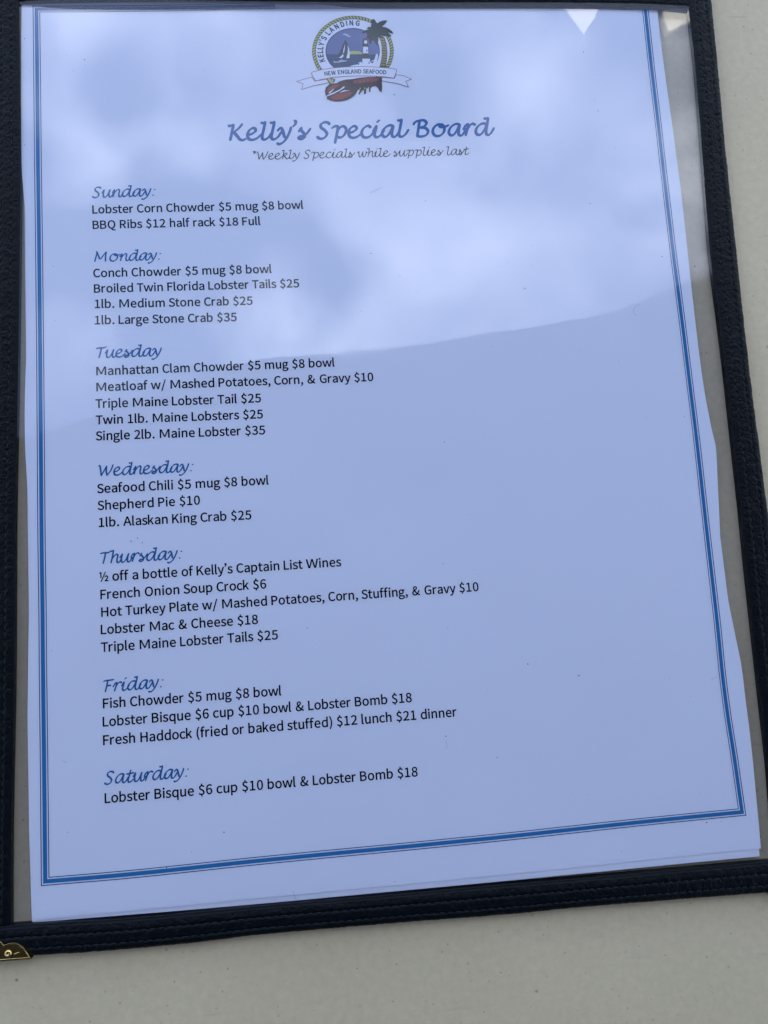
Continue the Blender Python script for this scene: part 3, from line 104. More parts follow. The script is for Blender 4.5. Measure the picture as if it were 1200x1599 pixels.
HAIR=[[[89.197,60.801],[87.771,59.952],[86.737,58.648],[87.027,57.306],[87.833,56.614]],[[12.962,-74.441],[13.052,-75.761],[13.143,-77.078]],[[-108.671,-101.905],[-107.983,-102.315],[-107.291,-102.382]],[[98.418,-63.08],[99.33,-62.556],[100.218,-62.227]],[[-98.667,-71.177],[-98.135,-71.222],[-97.43,-71.638]],[[1.561,101.69],[3.521,102.559],[5.713,103.652]],[[-34.868,-112.944],[-34.412,-114.744],[-34.093,-115.651]]]
GLYPH={"$":[[[87,-30,87,-43,95,-43],[103,-43,110,-43,110,-30],[110,-17,110,-4,147,2],[171,27,171,64,171,148],[61,133,61,190,61,213],[77,228,101,228,122,228],[134,220,148,206,154,212],[160,218,166,224,151,239],[135,251,110,254,110,267],[110,280,110,293,103,293],[95,293,87,293,87,280],[87,266,87,253,53,248],[30,223,30,188,30,112],[140,126,140,62,140,38],[125,22,96,22,72,22],[52,34,35,48,30,41],[25,33,20,26,37,11],[62,-2,87,-4,87,-17]]],"&":[[[44,-5,91,-5,121,-5],[145,7,165,25,186,10],[206,0,224,-5,227,4],[229,13,232,22,218,26],[201,34,184,47,204,73],[219,104,229,138,219,138],[209,138,199,138,191,109],[179,84,163,63,139,83],[115,108,98,135,127,155],[156,177,156,211,156,241],[137,261,105,261,70,261],[47,235,47,201,47,182],[53,162,63,141,37,123],[13,101,13,67,13,25]],[[118,64,144,42,129,29],[112,21,95,21,66,21],[44,40,44,68,44,88],[58,104,76,118,94,91]],[[110,172,86,156,78,172],[74,187,74,201,74,222],[86,239,106,239,123,239],[130,225,130,210,130,187]]],"(":[[[51,-16,84,-69,90,-66],[97,-63,103,-60,73,-10],[59,49,59,109,59,168],[73,227,103,277,97,280],[90,283,84,286,51,234],[32,178,32,109,32,40]]],")":[[[28,-66,35,-69,67,-16],[86,40,86,109,86,178],[67,234,35,286,28,283],[21,280,15,277,45,227],[60,168,60,109,60,49],[45,-10,15,-60,21,-63]]],",":[[[24,-60,26,-67,58,-53],[77,-27,77,7,77,30],[67,44,50,44,37,44],[26,36,26,22,26,8],[37,-1,50,-1,51,-1],[52,0,54,0,53,-21],[40,-38,19,-48,21,-54]]],".":[[[36,-5,49,-5,61,-5],[72,5,72,20,72,34],[61,44,49,44,36,44],[26,34,26,20,26,5]]],"/":[[[39,51,4,-63,12,-63],[19,-63,27,-63,62,51],[97,164,132,278,124,278],[117,278,109,278,74,164]]],"0":[[[48,-5,97,-5,146,-5],[177,40,177,129,177,218],[146,261,97,261,48,261],[18,218,18,129,18,40]],[[126,21,97,21,68,21],[48,54,48,129,48,204],[68,236,97,236,126,236],[146,204,146,129,146,54]]],"1":[[[31,9,31,0,78,0],[125,0,172,0,172,9],[172,18,172,27,154,27],[137,27,120,27,120,103],[120,180,120,257,112,257],[104,257,96,257,82,249],[65,243,42,238,42,232],[42,225,42,218,58,218],[73,218,88,218,88,154],[88,90,88,27,69,27],[50,27,31,27,31,18]]],"2":[[[15,6,15,0,69,0],[123,0,177,0,177,9],[177,18,177,28,153,28],[129,28,106,28,93,28],[77,26,64,25,124,82],[165,134,165,186,165,231],[136,261,90,261,57,261],[35,246,14,224,20,218],[26,212,33,206,47,223],[65,235,86,235,118,235],[133,214,133,185,133,140],[96,89,15,19,15,13]]],"3":[[[52,-5,92,-5,138,-5],[175,23,175,69,175,104],[151,126,120,134,120,134],[120,135,120,136,148,145],[166,166,166,197,166,238],[134,261,91,261,62,261],[39,248,20,231,25,224],[31,217,37,210,51,225],[69,235,90,235,117,235],[133,219,133,195,133,167],[116,146,62,146,62,137],[62,129,62,121,122,121],[142,101,142,70,142,40],[121,22,90,22,61,22],[42,36,27,51,21,45],[16,38,10,31,27,12]]],"5":[[[51,-5,92,-5,135,-5],[176,27,176,83,176,140],[141,165,98,165,83,165],[71,161,60,155,62,180],[64,205,67,229,99,229],[131,229,163,229,163,238],[163,248,163,257,122,257],[80,257,39,257,36,217],[33,177,30,137,36,133],[42,130,47,126,62,136],[73,141,90,141,122,141],[143,119,143,83,143,45],[119,22,89,22,59,22],[40,36,26,50,20,43],[15,36,9,29,27,12]]],"6":[[[56,-5,105,-5,145,-5],[179,29,179,79,179,133],[151,159,108,159,88,159],[65,148,50,129,51,208],[80,235,116,235,131,235],[147,227,157,215,163,222],[169,228,175,235,160,250],[141,261,114,261,65,261],[20,223,20,123,20,38]],[[54,50,50,103,67,127],[87,136,103,136,134,136],[149,113,149,79,149,44],[130,21,105,21,73,21]]],"8":[[[50,-5,98,-5,146,-5],[178,25,178,62,178,97],[158,116,135,129,135,130],[135,130,135,131,150,143],[169,166,169,193,169,232],[143,261,99,261,59,261],[28,234,28,195,28,168],[44,149,63,136,63,136],[63,135,63,135,40,122],[16,98,16,64,16,24]],[[133,155,116,139,85,151],[57,165,57,195,57,220],[75,237,98,237,126,237],[142,217,142,191,142,172]],[[128,19,98,19,68,19],[44,39,44,67,44,91],[59,111,80,125,116,110],[148,97,148,63,148,37]]],"A":[[[30,86,1,0,12,0],[23,0,34,0,42,26],[51,52,59,78,90,78],[121,78,153,78,161,52],[169,26,177,0,189,0],[200,0,211,0,182,86],[153,171,124,257,112,257],[100,257,88,257,59,171]],[[93,104,67,104,71,117],[75,130,79,144,89,173],[97,200,105,230,106,230],[106,230,106,230,115,201],[123,173,132,144,136,130],[141,117,145,104,119,104]]],"B":[[[35,86,35,0,63,0],[90,0,117,0,174,0],[214,25,214,75,214,110],[193,131,162,137,162,137],[162,138,162,138,186,146],[200,168,200,194,200,239],[163,257,111,257,86,257],[61,257,35,257,35,171]],[[80,148,68,148,68,176],[68,203,68,231,81,231],[94,231,107,231,147,231],[168,220,168,190,168,164],[150,148,106,148,93,148]],[[83,26,68,26,68,58],[68,90,68,123,83,123],[97,123,112,123,158,123],[182,108,182,76,182,42],[157,26,112,26,97,26]]],"C":[[[68,-5,132,-5,165,-5],[190,9,211,32,205,39],[199,46,193,53,176,35],[158,24,133,24,84,24],[54,64,54,129,54,193],[86,233,134,233,157,233],[173,223,187,209,193,216],[199,223,204,230,190,246],[165,261,134,261,69,261],[20,211,20,128,20,45]]],"D":[[[35,86,35,0,57,0],[79,0,101,0,178,0],[220,48,220,129,220,211],[178,257,99,257,78,257],[57,257,35,257,35,171]],[[77,27,68,27,68,95],[68,162,68,230,77,230],[87,230,97,230,157,230],[187,194,187,129,187,64],[157,27,97,27,87,27]]],"E":[[[35,86,35,0,86,0],[136,0,187,0,187,9],[187,18,187,28,147,28],[107,28,68,28,68,59],[68,90,68,121,100,121],[132,121,165,121,165,130],[165,140,165,149,132,149],[100,149,68,149,68,176],[68,202,68,229,106,229],[145,229,183,229,183,238],[183,248,183,257,134,257],[85,257,35,257,35,171]]],"F":[[[35,86,35,0,46,0],[57,0,68,0,68,38],[68,77,68,115,100,115],[133,115,166,115,166,124],[166,133,166,143,133,143],[100,143,68,143,68,171],[68,200,68,229,106,229],[145,229,183,229,183,238],[183,248,183,257,134,257],[85,257,35,257,35,171]]],"G":[[[69,-5,136,-5,171,-5],[199,8,215,25,215,61],[215,97,215,133,187,133],[159,133,131,133,131,124],[131,115,131,106,149,106],[167,106,186,106,186,84],[186,61,186,39,175,29],[158,24,139,24,84,24],[54,64,54,129,54,193],[87,233,139,233,165,233],[181,222,194,209,200,216],[206,223,212,230,197,245],[174,261,138,261,70,261],[20,211,20,128,20,45]]],"H":[[[35,86,35,0,46,0],[57,0,68,0,68,40],[68,81,68,121,107,121],[147,121,187,121,187,81],[187,40,187,0,198,0],[209,0,220,0,220,86],[220,171,220,257,209,257],[198,257,187,257,187,221],[187,185,187,149,147,149],[107,149,68,149,68,185],[68,221,68,257,57,257],[46,257,35,257,35,171]]],"I":[[[35,86,35,0,46,0],[57,0,68,0,68,86],[68,171,68,257,57,257],[46,257,35,257,35,171]]],"K":[[[35,86,35,0,46,0],[57,0,68,0,68,27],[68,54,68,81,82,99],[97,116,112,134,137,89],[163,45,189,0,201,0],[213,0,225,0,194,53],[163,106,132,159,159,192],[186,224,213,257,200,257],[188,257,176,257,140,214],[104,171,68,128,68,128],[68,128,68,128,68,171],[68,214,68,257,57,257],[46,257,35,257,35,171]]],"L":[[[35,86,35,0,84,0],[132,0,180,0,180,9],[180,18,180,28,143,28],[105,28,68,28,68,104],[68,180,68,257,57,257],[46,257,35,257,35,171]]],"M":[[[35,86,35,0,45,0],[55,0,64,0,64,47],[64,95,64,142,64,164],[62,195,60,218,61,218],[61,218,62,218,69,198],[75,179,82,159,99,115],[115,70,131,26,138,26],[145,26,153,26,169,70],[185,115,201,159,208,179],[215,198,222,218,222,218],[223,218,223,218,221,195],[219,164,219,142,219,95],[219,47,219,0,229,0],[239,0,249,0,249,86],[249,171,249,257,236,257],[223,257,210,257,194,211],[177,165,161,119,155,102],[150,84,143,66,143,66],[142,66,142,66,136,84],[130,102,123,119,107,165],[91,211,74,257,61,257],[48,257,35,257,35,171]]],"N":[[[35,86,35,0,46,0],[56,0,66,0,66,45],[66,90,66,135,66,162],[63,189,62,215,62,215],[63,215,63,215,73,197],[82,180,91,162,122,108],[153,54,185,0,196,0],[207,0,218,0,218,86],[218,171,218,257,208,257],[197,257,187,257,187,212],[187,168,187,123,187,97],[189,68,192,42,191,42],[190,42,190,42,181,60],[171,77,162,95,131,149],[100,203,68,257,57,257],[46,257,35,257,35,171]]],"O":[[[65,-5,130,-5,194,-5],[239,47,239,129,239,211],[194,261,130,261,65,261],[20,211,20,129,20,47]],[[176,24,130,24,84,24],[54,65,54,129,54,193],[84,233,130,233,176,233],[206,193,206,129,206,65]]],"P":[[[35,86,35,0,46,0],[57,0,68,0,68,34],[68,68,68,102,82,102],[96,102,110,102,166,102],[204,127,204,181,204,237],[166,257,109,257,84,257],[60,257,35,257,35,171]],[[80,129,68,129,68,162],[68,196,68,230,80,230],[92,230,104,230,150,230],[172,219,172,181,172,145],[151,129,106,129,93,129]]],"Q":[[[176,22,130,22,84,22],[54,64,54,129,54,193],[84,233,130,233,176,233],[206,193,206,129,206,64]],[[161,-64,208,-64,224,-64],[237,-62,245,-58,243,-50],[241,-42,239,-34,232,-36],[223,-37,212,-37,184,-37],[160,-26,149,-3,203,6],[239,55,239,129,239,211],[194,261,130,261,65,261],[20,211,20,129,20,54],[58,4,114,-4,129,-39]]],"R":[[[82,135,68,135,68,167],[68,199,68,230,82,230],[96,230,111,230,151,230],[173,218,173,185,173,151],[151,135,111,135,96,135]],[[155,36,176,0,188,0],[200,0,213,0,191,37],[169,75,147,112,182,121],[205,145,205,185,205,238],[168,257,116,257,89,257],[62,257,35,257,35,171],[35,86,35,0,46,0],[57,0,68,0,68,36],[68,73,68,109,83,109],[98,109,114,109,135,73]]],"S":[[[70,-5,106,-5,160,-5],[194,28,194,68,194,106],[171,124,141,137,129,142],[116,147,104,153,84,161],[62,171,62,196,62,218],[81,233,110,233,133,233],[152,224,168,209,174,216],[179,223,185,230,167,248],[140,261,110,261,63,261],[29,233,29,193,29,156],[57,138,81,127,93,122],[105,117,118,111,142,100],[161,92,161,65,161,41],[141,24,107,24,80,24],[54,36,36,56,30,48],[23,41,17,33,39,10]]],"T":[[[89,76,89,0,99,0],[110,0,121,0,121,76],[121,153,121,229,147,229],[173,229,199,229,199,238],[199,248,199,257,136,257],[74,257,11,257,11,248],[11,238,11,229,37,229],[63,229,89,229,89,153]]],"W":[[[45,86,63,0,76,0],[89,0,102,0,115,52],[127,103,140,155,144,175],[149,194,153,213,153,213],[154,213,154,213,159,194],[162,175,167,155,180,103],[193,52,206,0,219,0],[232,0,245,0,263,86],[280,171,298,257,288,257],[277,257,267,257,258,210],[249,164,239,117,235,89],[230,62,225,34,225,34],[224,34,223,34,217,62],[211,90,205,117,193,164],[181,210,169,257,160,257],[150,257,140,257,128,210],[116,164,104,117,98,89],[92,62,86,34,86,34],[85,34,85,34,79,62],[75,89,69,117,60,164],[51,210,42,257,31,257],[20,257,9,257,27,171]]],"Y":[[[77,33,77,0,87,0],[98,0,109,0,109,33],[109,66,109,99,135,152],[160,204,186,257,175,257],[164,257,153,257,142,232],[131,208,120,184,112,165],[103,147,94,128,93,128],[93,128,92,128,83,147],[76,165,67,184,56,208],[45,232,34,257,23,257],[11,257,0,257,25,204],[51,152,77,99,77,66]]],"a":[[[44,-5,76,-5,99,-5],[121,8,139,23,139,23],[140,23,140,23,141,15],[142,8,143,0,152,0],[160,0,169,0,169,39],[169,78,169,117,169,164],[150,195,103,195,72,195],[46,181,29,170,33,163],[37,155,41,148,56,158],[76,168,98,168,129,168],[137,145,137,120,56,111],[21,91,21,49,21,15]],[[103,21,85,21,66,21],[51,30,51,51,51,76],[73,92,137,99,137,81],[137,64,137,46,119,30]]],"b":[[[98,-5,116,-5,159,-5],[199,33,199,98,199,157],[172,195,123,195,102,195],[81,183,63,168,63,180],[64,191,64,202,64,228],[64,253,64,279,54,279],[43,279,32,279,32,186],[32,93,32,0,41,0],[49,0,58,0,59,7],[60,13,61,20,61,20],[62,20,62,20,78,5]],[[142,22,111,22,98,22],[81,27,64,42,64,75],[64,109,64,142,82,159],[99,168,115,168,151,168],[165,140,165,98,165,51]]],"c":[[[57,-5,107,-5,130,-5],[152,5,169,19,164,26],[159,34,155,41,143,30],[127,22,110,22,75,22],[51,51,51,95,51,139],[76,168,111,168,126,168],[138,161,149,152,154,159],[160,166,165,173,152,185],[134,195,110,195,61,195],[18,158,18,95,18,32]]],"d":[[[49,-5,97,-5,120,-5],[140,8,155,22,155,22],[155,22,156,22,157,15],[158,7,159,0,167,0],[176,0,185,0,185,93],[185,186,185,279,174,279],[163,279,153,279,153,254],[153,230,153,206,153,195],[154,184,154,173,138,187],[123,195,101,195,57,195],[19,157,19,95,19,32]],[[121,22,104,22,71,22],[51,49,51,95,51,139],[76,168,106,168,122,168],[137,162,153,148,153,115],[153,82,153,48,137,31]]],"e":[[[58,-5,109,-5,135,-5],[155,4,172,15,168,22],[164,29,160,36,146,27],[131,21,113,21,77,21],[52,47,50,88,92,88],[135,88,178,88,179,92],[179,99,179,106,179,160],[152,195,103,195,60,195],[18,157,18,95,18,32]],[[83,110,49,110,53,148],[77,169,104,169,134,169],[151,149,151,110,117,110]]],"f":[[[12,172,12,164,20,164],[29,164,37,164,37,109],[37,55,37,0,48,0],[59,0,69,0,69,55],[69,109,69,164,83,164],[96,164,110,164,110,173],[110,181,110,190,96,190],[83,190,69,190,69,200],[69,210,69,220,69,245],[78,258,96,258,103,258],[111,256,118,252,120,261],[122,269,125,277,116,281],[105,283,93,283,55,283],[37,259,37,221,37,210],[37,200,37,190,29,190],[20,189,12,188,12,180]]],"g":[[[50,-88,96,-88,155,-88],[193,-57,193,-22,193,10],[170,23,126,23,114,23],[101,23,89,23,63,23],[56,32,56,44,56,55],[61,61,68,67,76,63],[87,60,96,60,135,60],[166,86,166,126,166,143],[159,157,150,166,163,166],[176,166,189,166,189,174],[189,182,189,190,167,190],[145,190,123,190,116,193],[107,195,96,195,58,195],[25,169,25,127,25,104],[37,86,50,76,50,76],[50,75,50,75,40,68],[29,55,29,39,29,24],[36,14,46,8,46,7],[46,7,46,6,28,-5],[18,-20,18,-37,18,-69]],[[118,82,96,82,74,82],[56,99,56,127,56,155],[74,172,96,172,119,172],[137,155,137,127,137,99]],[[138,-65,101,-65,66,-65],[46,-53,46,-32,46,-21],[51,-10,65,0,74,-2],[83,-3,90,-3,101,-3],[112,-3,123,-3,148,-3],[161,-9,161,-27,161,-47]]],"h":[[[32,93,32,0,43,0],[54,0,64,0,64,46],[64,92,64,138,83,157],[97,167,116,167,141,167],[152,152,152,116,152,77],[152,39,152,0,163,0],[174,0,184,0,184,40],[184,80,184,120,184,169],[166,195,126,195,100,195],[81,181,63,163,63,176],[64,189,64,202,64,228],[64,253,64,279,54,279],[43,279,32,279,32,186]]],"i":[[[32,63,32,0,43,0],[54,0,64,0,64,63],[64,127,64,190,54,190],[43,190,32,190,32,127]],[[36,229,48,229,61,229],[70,238,70,251,70,263],[61,271,48,271,36,271],[27,263,27,251,27,238]]],"k":[[[32,93,32,0,43,0],[53,0,64,0,64,17],[64,33,64,50,76,64],[88,78,99,92,118,61],[137,31,155,0,167,0],[178,0,190,0,166,38],[142,76,118,113,139,139],[160,165,181,190,169,190],[158,190,146,190,119,157],[92,123,65,90,65,90],[64,90,64,90,64,153],[64,216,64,279,53,279],[43,279,32,279,32,186]]],"l":[[[42,-5,66,-5,75,-5],[80,-3,84,-2,83,6],[81,15,80,23,76,22],[75,22,73,22,68,22],[64,26,64,36,64,117],[64,198,64,279,54,279],[43,279,32,279,32,198],[32,118,32,38,32,11]]],"m":[[[32,63,32,0,43,0],[54,0,64,0,64,46],[64,92,64,138,82,158],[98,167,112,167,136,167],[147,152,147,116,147,77],[147,39,147,0,158,0],[169,0,179,0,179,46],[179,92,179,138,197,158],[213,167,227,167,251,167],[263,152,263,116,263,77],[263,39,263,0,273,0],[284,0,294,0,294,40],[294,80,294,120,294,169],[276,195,237,195,214,195],[194,180,174,159,166,181],[151,195,121,195,99,195],[79,181,62,162,62,162],[62,162,62,162,61,172],[60,181,58,190,50,190],[41,190,32,190,32,127]]],"n":[[[32,63,32,0,43,0],[54,0,64,0,64,46],[64,92,64,138,83,157],[97,167,116,167,141,167],[152,152,152,116,152,77],[152,39,152,0,163,0],[174,0,184,0,184,40],[184,80,184,120,184,169],[166,195,126,195,100,195],[80,181,62,162,62,162],[62,162,62,162,61,172],[60,181,58,190,50,190],[41,190,32,190,32,127]]],"o":[[[60,-5,106,-5,153,-5],[194,32,194,95,194,158],[153,195,106,195,60,195],[18,158,18,95,18,32]],[[139,22,106,22,73,22],[51,51,51,95,51,139],[73,168,106,168,139,168],[161,139,161,95,161,51]]],"p":[[[32,10,32,-80,43,-80],[54,-80,64,-80,64,-59],[64,-37,64,-16,64,-5],[64,6,63,18,81,3],[99,-5,116,-5,159,-5],[199,33,199,98,199,157],[172,195,123,195,101,195],[79,182,62,168,62,168],[62,168,62,168,61,175],[60,183,58,190,50,190],[41,190,32,190,32,100]],[[142,22,111,22,98,22],[81,27,64,42,64,75],[64,109,64,142,83,159],[99,168,115,168,151,168],[165,140,165,98,165,51]]],"q":[[[153,-58,153,-80,163,-80],[174,-80,185,-80,185,10],[185,100,185,190,176,190],[168,190,159,190,158,184],[157,178,156,172,156,172],[156,172,155,172,139,187],[123,195,101,195,57,195],[19,157,19,95,19,32],[49,-5,97,-5,119,-5],[139,7,154,22,154,11],[153,-1,153,-13,153,-35]],[[121,22,104,22,71,22],[51,49,51,95,51,139],[76,168,106,168,122,168],[137,162,153,148,153,115],[153,82,153,48,137,31]]],"r":[[[32,63,32,0,43,0],[54,0,64,0,64,41],[64,81,64,122,77,154],[96,166,112,166,120,166],[124,165,131,163,133,172],[135,182,137,191,131,194],[125,195,116,195,95,195],[76,180,62,155,62,155],[62,155,62,155,61,167],[60,179,58,190,50,190],[41,190,32,190,32,127]]],"s":[[[55,-5,82,-5,127,-5],[151,21,151,52,151,88],[121,99,93,110,72,118],[52,125,52,143,52,158],[63,170,88,170,104,170],[118,163,131,153,136,160],[141,167,146,173,132,185],[111,195,87,195,46,195],[22,171,22,141,22,109],[50,96,77,86,98,78],[120,69,120,50,120,34],[108,20,83,20,60,20],[43,29,27,43,21,36],[16,29,11,22,29,7]]],"t":[[[51,-5,92,-5,104,-5],[116,-1,127,2,125,11],[123,19,121,27,114,24],[106,21,99,21,77,21],[70,35,70,58,70,93],[70,129,70,164,87,164],[104,164,121,164,121,173],[121,181,121,190,104,190],[87,190,70,190,70,208],[70,226,70,244,61,244],[52,244,43,244,42,226],[41,208,40,190,30,190],[19,189,9,188,9,180],[9,172,9,164,19,164],[28,164,38,164,38,129],[38,94,38,59,38,21]]],"u":[[[48,-5,88,-5,114,-5],[133,9,151,30,151,30],[151,30,152,30,152,20],[153,10,154,0,163,0],[172,0,181,0,181,63],[181,127,181,190,170,190],[159,190,149,190,149,145],[149,100,149,55,131,33],[117,23,97,23,72,23],[62,38,62,74,62,112],[62,151,62,190,51,190],[40,190,29,190,29,150],[29,110,29,70,29,21]]],"v":[[[50,63,73,0,86,0],[98,0,111,0,133,63],[155,127,178,190,167,190],[157,190,146,190,134,154],[122,118,110,82,105,63],[98,44,93,26,92,26],[92,26,91,26,85,44],[79,63,74,82,62,118],[50,154,38,190,27,190],[16,190,5,190,27,127]]],"w":[[[45,63,62,0,75,0],[87,0,99,0,108,34],[117,68,126,102,131,120],[135,138,139,157,140,157],[141,157,141,157,146,138],[149,120,154,103,163,68],[172,34,181,0,194,0],[207,0,220,0,237,63],[255,127,272,190,261,190],[251,190,241,190,232,153],[222,117,213,80,209,62],[206,45,202,27,201,27],[201,27,200,27,195,45],[191,62,187,80,177,117],[167,153,157,190,146,190],[136,190,126,190,116,153],[106,117,96,80,91,62],[87,45,83,27,83,27],[82,27,82,27,78,45],[74,62,70,80,61,117],[51,153,42,190,31,190],[20,190,9,190,27,127]]],"y":[[[27,-82,35,-82,73,-82],[93,-53,106,-16,130,53],[154,121,178,190,167,190],[157,190,147,190,135,155],[124,120,112,85,107,68],[102,48,97,31,96,31],[96,31,95,31,89,49],[82,68,76,85,63,120],[51,155,38,190,27,190],[16,190,5,190,30,127],[55,63,81,0,79,-5],[78,-10,77,-15,69,-38],[55,-56,34,-56,29,-56],[23,-54,19,-53,17,-61],[15,-70,13,-78,19,-81]]],"½":[[[58,144,58,104,66,104],[74,104,83,104,83,155],[83,206,83,257,76,257],[69,257,62,257,52,249],[42,244,25,241,25,236],[25,230,25,225,36,225],[47,225,58,225,58,185]],[[110,84,62,-5,70,-5],[77,-5,84,-5,132,84],[179,173,226,261,219,261],[211,261,204,261,157,173]],[[193,5,193,0,228,0],[263,0,298,0,298,7],[298,14,298,21,276,21],[254,21,233,21,266,55],[290,78,290,108,290,140],[269,157,239,157,218,157],[200,145,188,128,193,123],[198,119,203,114,211,127],[223,137,236,137,254,137],[265,124,265,104,265,81],[240,57,193,14,193,10]]],"’":[[[36,219,17,210,19,205],[22,201,24,196,47,207],[68,231,68,262,68,281],[55,295,40,295,25,295],[16,284,16,272,16,260],[25,250,39,250,42,250],[46,251,48,253,48,237]]]}
MM = .001
# ---------------------------------------------------------------- materials
def mat(name):
    mt = bpy.data.materials.new(name); mt.use_nodes = True; mt.node_tree.nodes.clear()
    return mt, mt.node_tree
def out(tree, sh):
    o = N(tree, 'ShaderNodeOutputMaterial'); link(tree, sh, o.inputs[0]); return o
def simple(name, col, rough=.5, metal=0, spec=.5, bump=None):
    mt, t = mat(name)
    b = N(t, 'ShaderNodeBsdfPrincipled', Roughness=rough, Metallic=metal)
    b.inputs['Base Color'].default_value = (*col, 1); b.inputs['Specular IOR Level'].default_value = spec
    if bump:
        tx = N(t, 'ShaderNodeTexCoord'); nn = N(t, 'ShaderNodeTexNoise', Scale=bump[0], Detail=4.0); link(t, tx.outputs['Object'], nn.inputs['Vector'])
        bp = N(t, 'ShaderNodeBump', Strength=bump[1], Distance=bump[2]); link(t, nn.outputs['Fac'], bp.inputs['Height']); link(t, bp.outputs[0], b.inputs['Normal'])
    out(t, b.outputs[0]); return mt
def mat_paper(name, col):
    mt, t = mat(name)
    b = N(t, 'ShaderNodeBsdfPrincipled', Roughness=.75); b.inputs['Specular IOR Level'].default_value = .2
    tx = N(t, 'ShaderNodeTexCoord')
    nn = N(t, 'ShaderNodeTexNoise', Scale=900.0, Detail=3.0); link(t, tx.outputs['Object'], nn.inputs['Vector'])
    n3 = N(t, 'ShaderNodeTexNoise', Scale=14.0, Detail=3.0); link(t, tx.outputs['Object'], n3.inputs['Vector'])
    mx = N(t, 'ShaderNodeMix', data_type='RGBA'); mx.inputs['A'].default_value = (*[c * .97 for c in col], 1); mx.inputs['B'].default_value = (*[min(1, c * 1.02) for c in col], 1)
    link(t, n3.outputs['Fac'], mx.inputs['Factor']); link(t, mx.outputs['Result'], b.inputs['Base Color'])
    bp = N(t, 'ShaderNodeBump', Strength=.25, Distance=.00005); link(t, nn.outputs['Fac'], bp.inputs['Height']); link(t, bp.outputs[0], b.inputs['Normal'])
    out(t, b.outputs[0]); return mt
def mat_vinyl(name, tint, mult):
    # clear film: Fresnel share of mirror reflection, the rest passes straight through
    mt, t = mat(name)
    geo = N(t, 'ShaderNodeNewGeometry')
    dot = N(t, 'ShaderNodeVectorMath', operation='DOT_PRODUCT'); link(t, geo.outputs['Incoming'], dot.inputs[0]); link(t, geo.outputs['Normal'], dot.inputs[1])
    c = math_node(t, 'ABSOLUTE', dot.outputs['Value']); k = math_node(t, 'POWER', math_node(t, 'SUBTRACT', 1.0, c), 5.0)
    F = math_node(t, 'MULTIPLY', math_node(t, 'MULTIPLY_ADD', k, .955, .045), mult, clamp=True)
    tr = N(t, 'ShaderNodeBsdfTransparent'); tr.inputs[0].default_value = (*tint, 1)
    tx = N(t, 'ShaderNodeTexCoord')
    mp = N(t, 'ShaderNodeMapping'); mp.inputs['Scale'].default_value = (1.6, .55, 1); mp.inputs['Rotation'].default_value = (0, 0, .15); link(t, tx.outputs['Object'], mp.inputs[0])
    nn = N(t, 'ShaderNodeTexNoise', Scale=38.0, Detail=2.0, Roughness=.4); link(t, mp.outputs[0], nn.inputs['Vector'])
    bp = N(t, 'ShaderNodeBump', Strength=.12, Distance=.0004); link(t, nn.outputs['Fac'], bp.inputs['Height'])
    gl = N(t, 'ShaderNodeBsdfGlossy', Roughness=.012)
    # handled film: hazy smears of skin grease and fine rub marks
    sm_ = N(t, 'ShaderNodeTexNoise', Scale=22.0, Detail=4.0, Roughness=.6, Distortion=1.2); link(t, tx.outputs['Object'], sm_.inputs['Vector'])
    rr_ = N(t, 'ShaderNodeMapRange'); rr_.inputs['From Min'].default_value = .40; rr_.inputs['From Max'].default_value = .68; rr_.inputs['To Min'].default_value = .010; rr_.inputs['To Max'].default_value = .07
    link(t, sm_.outputs['Fac'], rr_.inputs['Value']); link(t, rr_.outputs[0], gl.inputs['Roughness'])
    mp2 = N(t, 'ShaderNodeMapping'); mp2.inputs['Scale'].default_value = (30, 700, 1); mp2.inputs['Rotation'].default_value = (0, 0, .6); link(t, tx.outputs['Object'], mp2.inputs[0])
    sc_ = N(t, 'ShaderNodeTexNoise', Scale=1.0, Detail=2.0); link(t, mp2.outputs[0], sc_.inputs['Vector'])
    bp2 = N(t, 'ShaderNodeBump', Strength=.12, Distance=.00001); link(t, sc_.outputs['Fac'], bp2.inputs['Height']); link(t, bp.outputs[0], bp2.inputs['Normal']); link(t, bp2.outputs[0], gl.inputs['Normal'])
    mx = N(t, 'ShaderNodeMixShader'); link(t, F, mx.inputs[0]); link(t, tr.outputs[0], mx.inputs[1]); link(t, gl.outputs[0], mx.inputs[2])
    out(t, mx.outputs[0]); return mt
def mat_leather():
    mt, t = mat('navy_leatherette')
    b = N(t, 'ShaderNodeBsdfPrincipled', Roughness=.46); b.inputs['Specular IOR Level'].default_value = .13
    tx = N(t, 'ShaderNodeTexCoord')
    v = N(t, 'ShaderNodeTexNoise', Scale=950.0, Detail=3.0, Roughness=.6); link(t, tx.outputs['Object'], v.inputs['Vector'])
    w = N(t, 'ShaderNodeTexNoise', Scale=60.0, Detail=3.0); link(t, tx.outputs['Object'], w.inputs['Vector'])
    mx = N(t, 'ShaderNodeMix', data_type='RGBA'); mx.inputs['A'].default_value = (.0006, .0020, .0042, 1); mx.inputs['B'].default_value = (.0018, .0044, .0075, 1)
    link(t, w.outputs['Fac'], mx.inputs['Factor']); link(t, mx.outputs['Result'], b.inputs['Base Color'])
    bp = N(t, 'ShaderNodeBump', Strength=1., Distance=.00022); link(t, v.outputs['Fac'], bp.inputs['Height']); link(t, bp.outputs[0], b.inputs['Normal'])
    out(t, b.outputs[0]); return mt
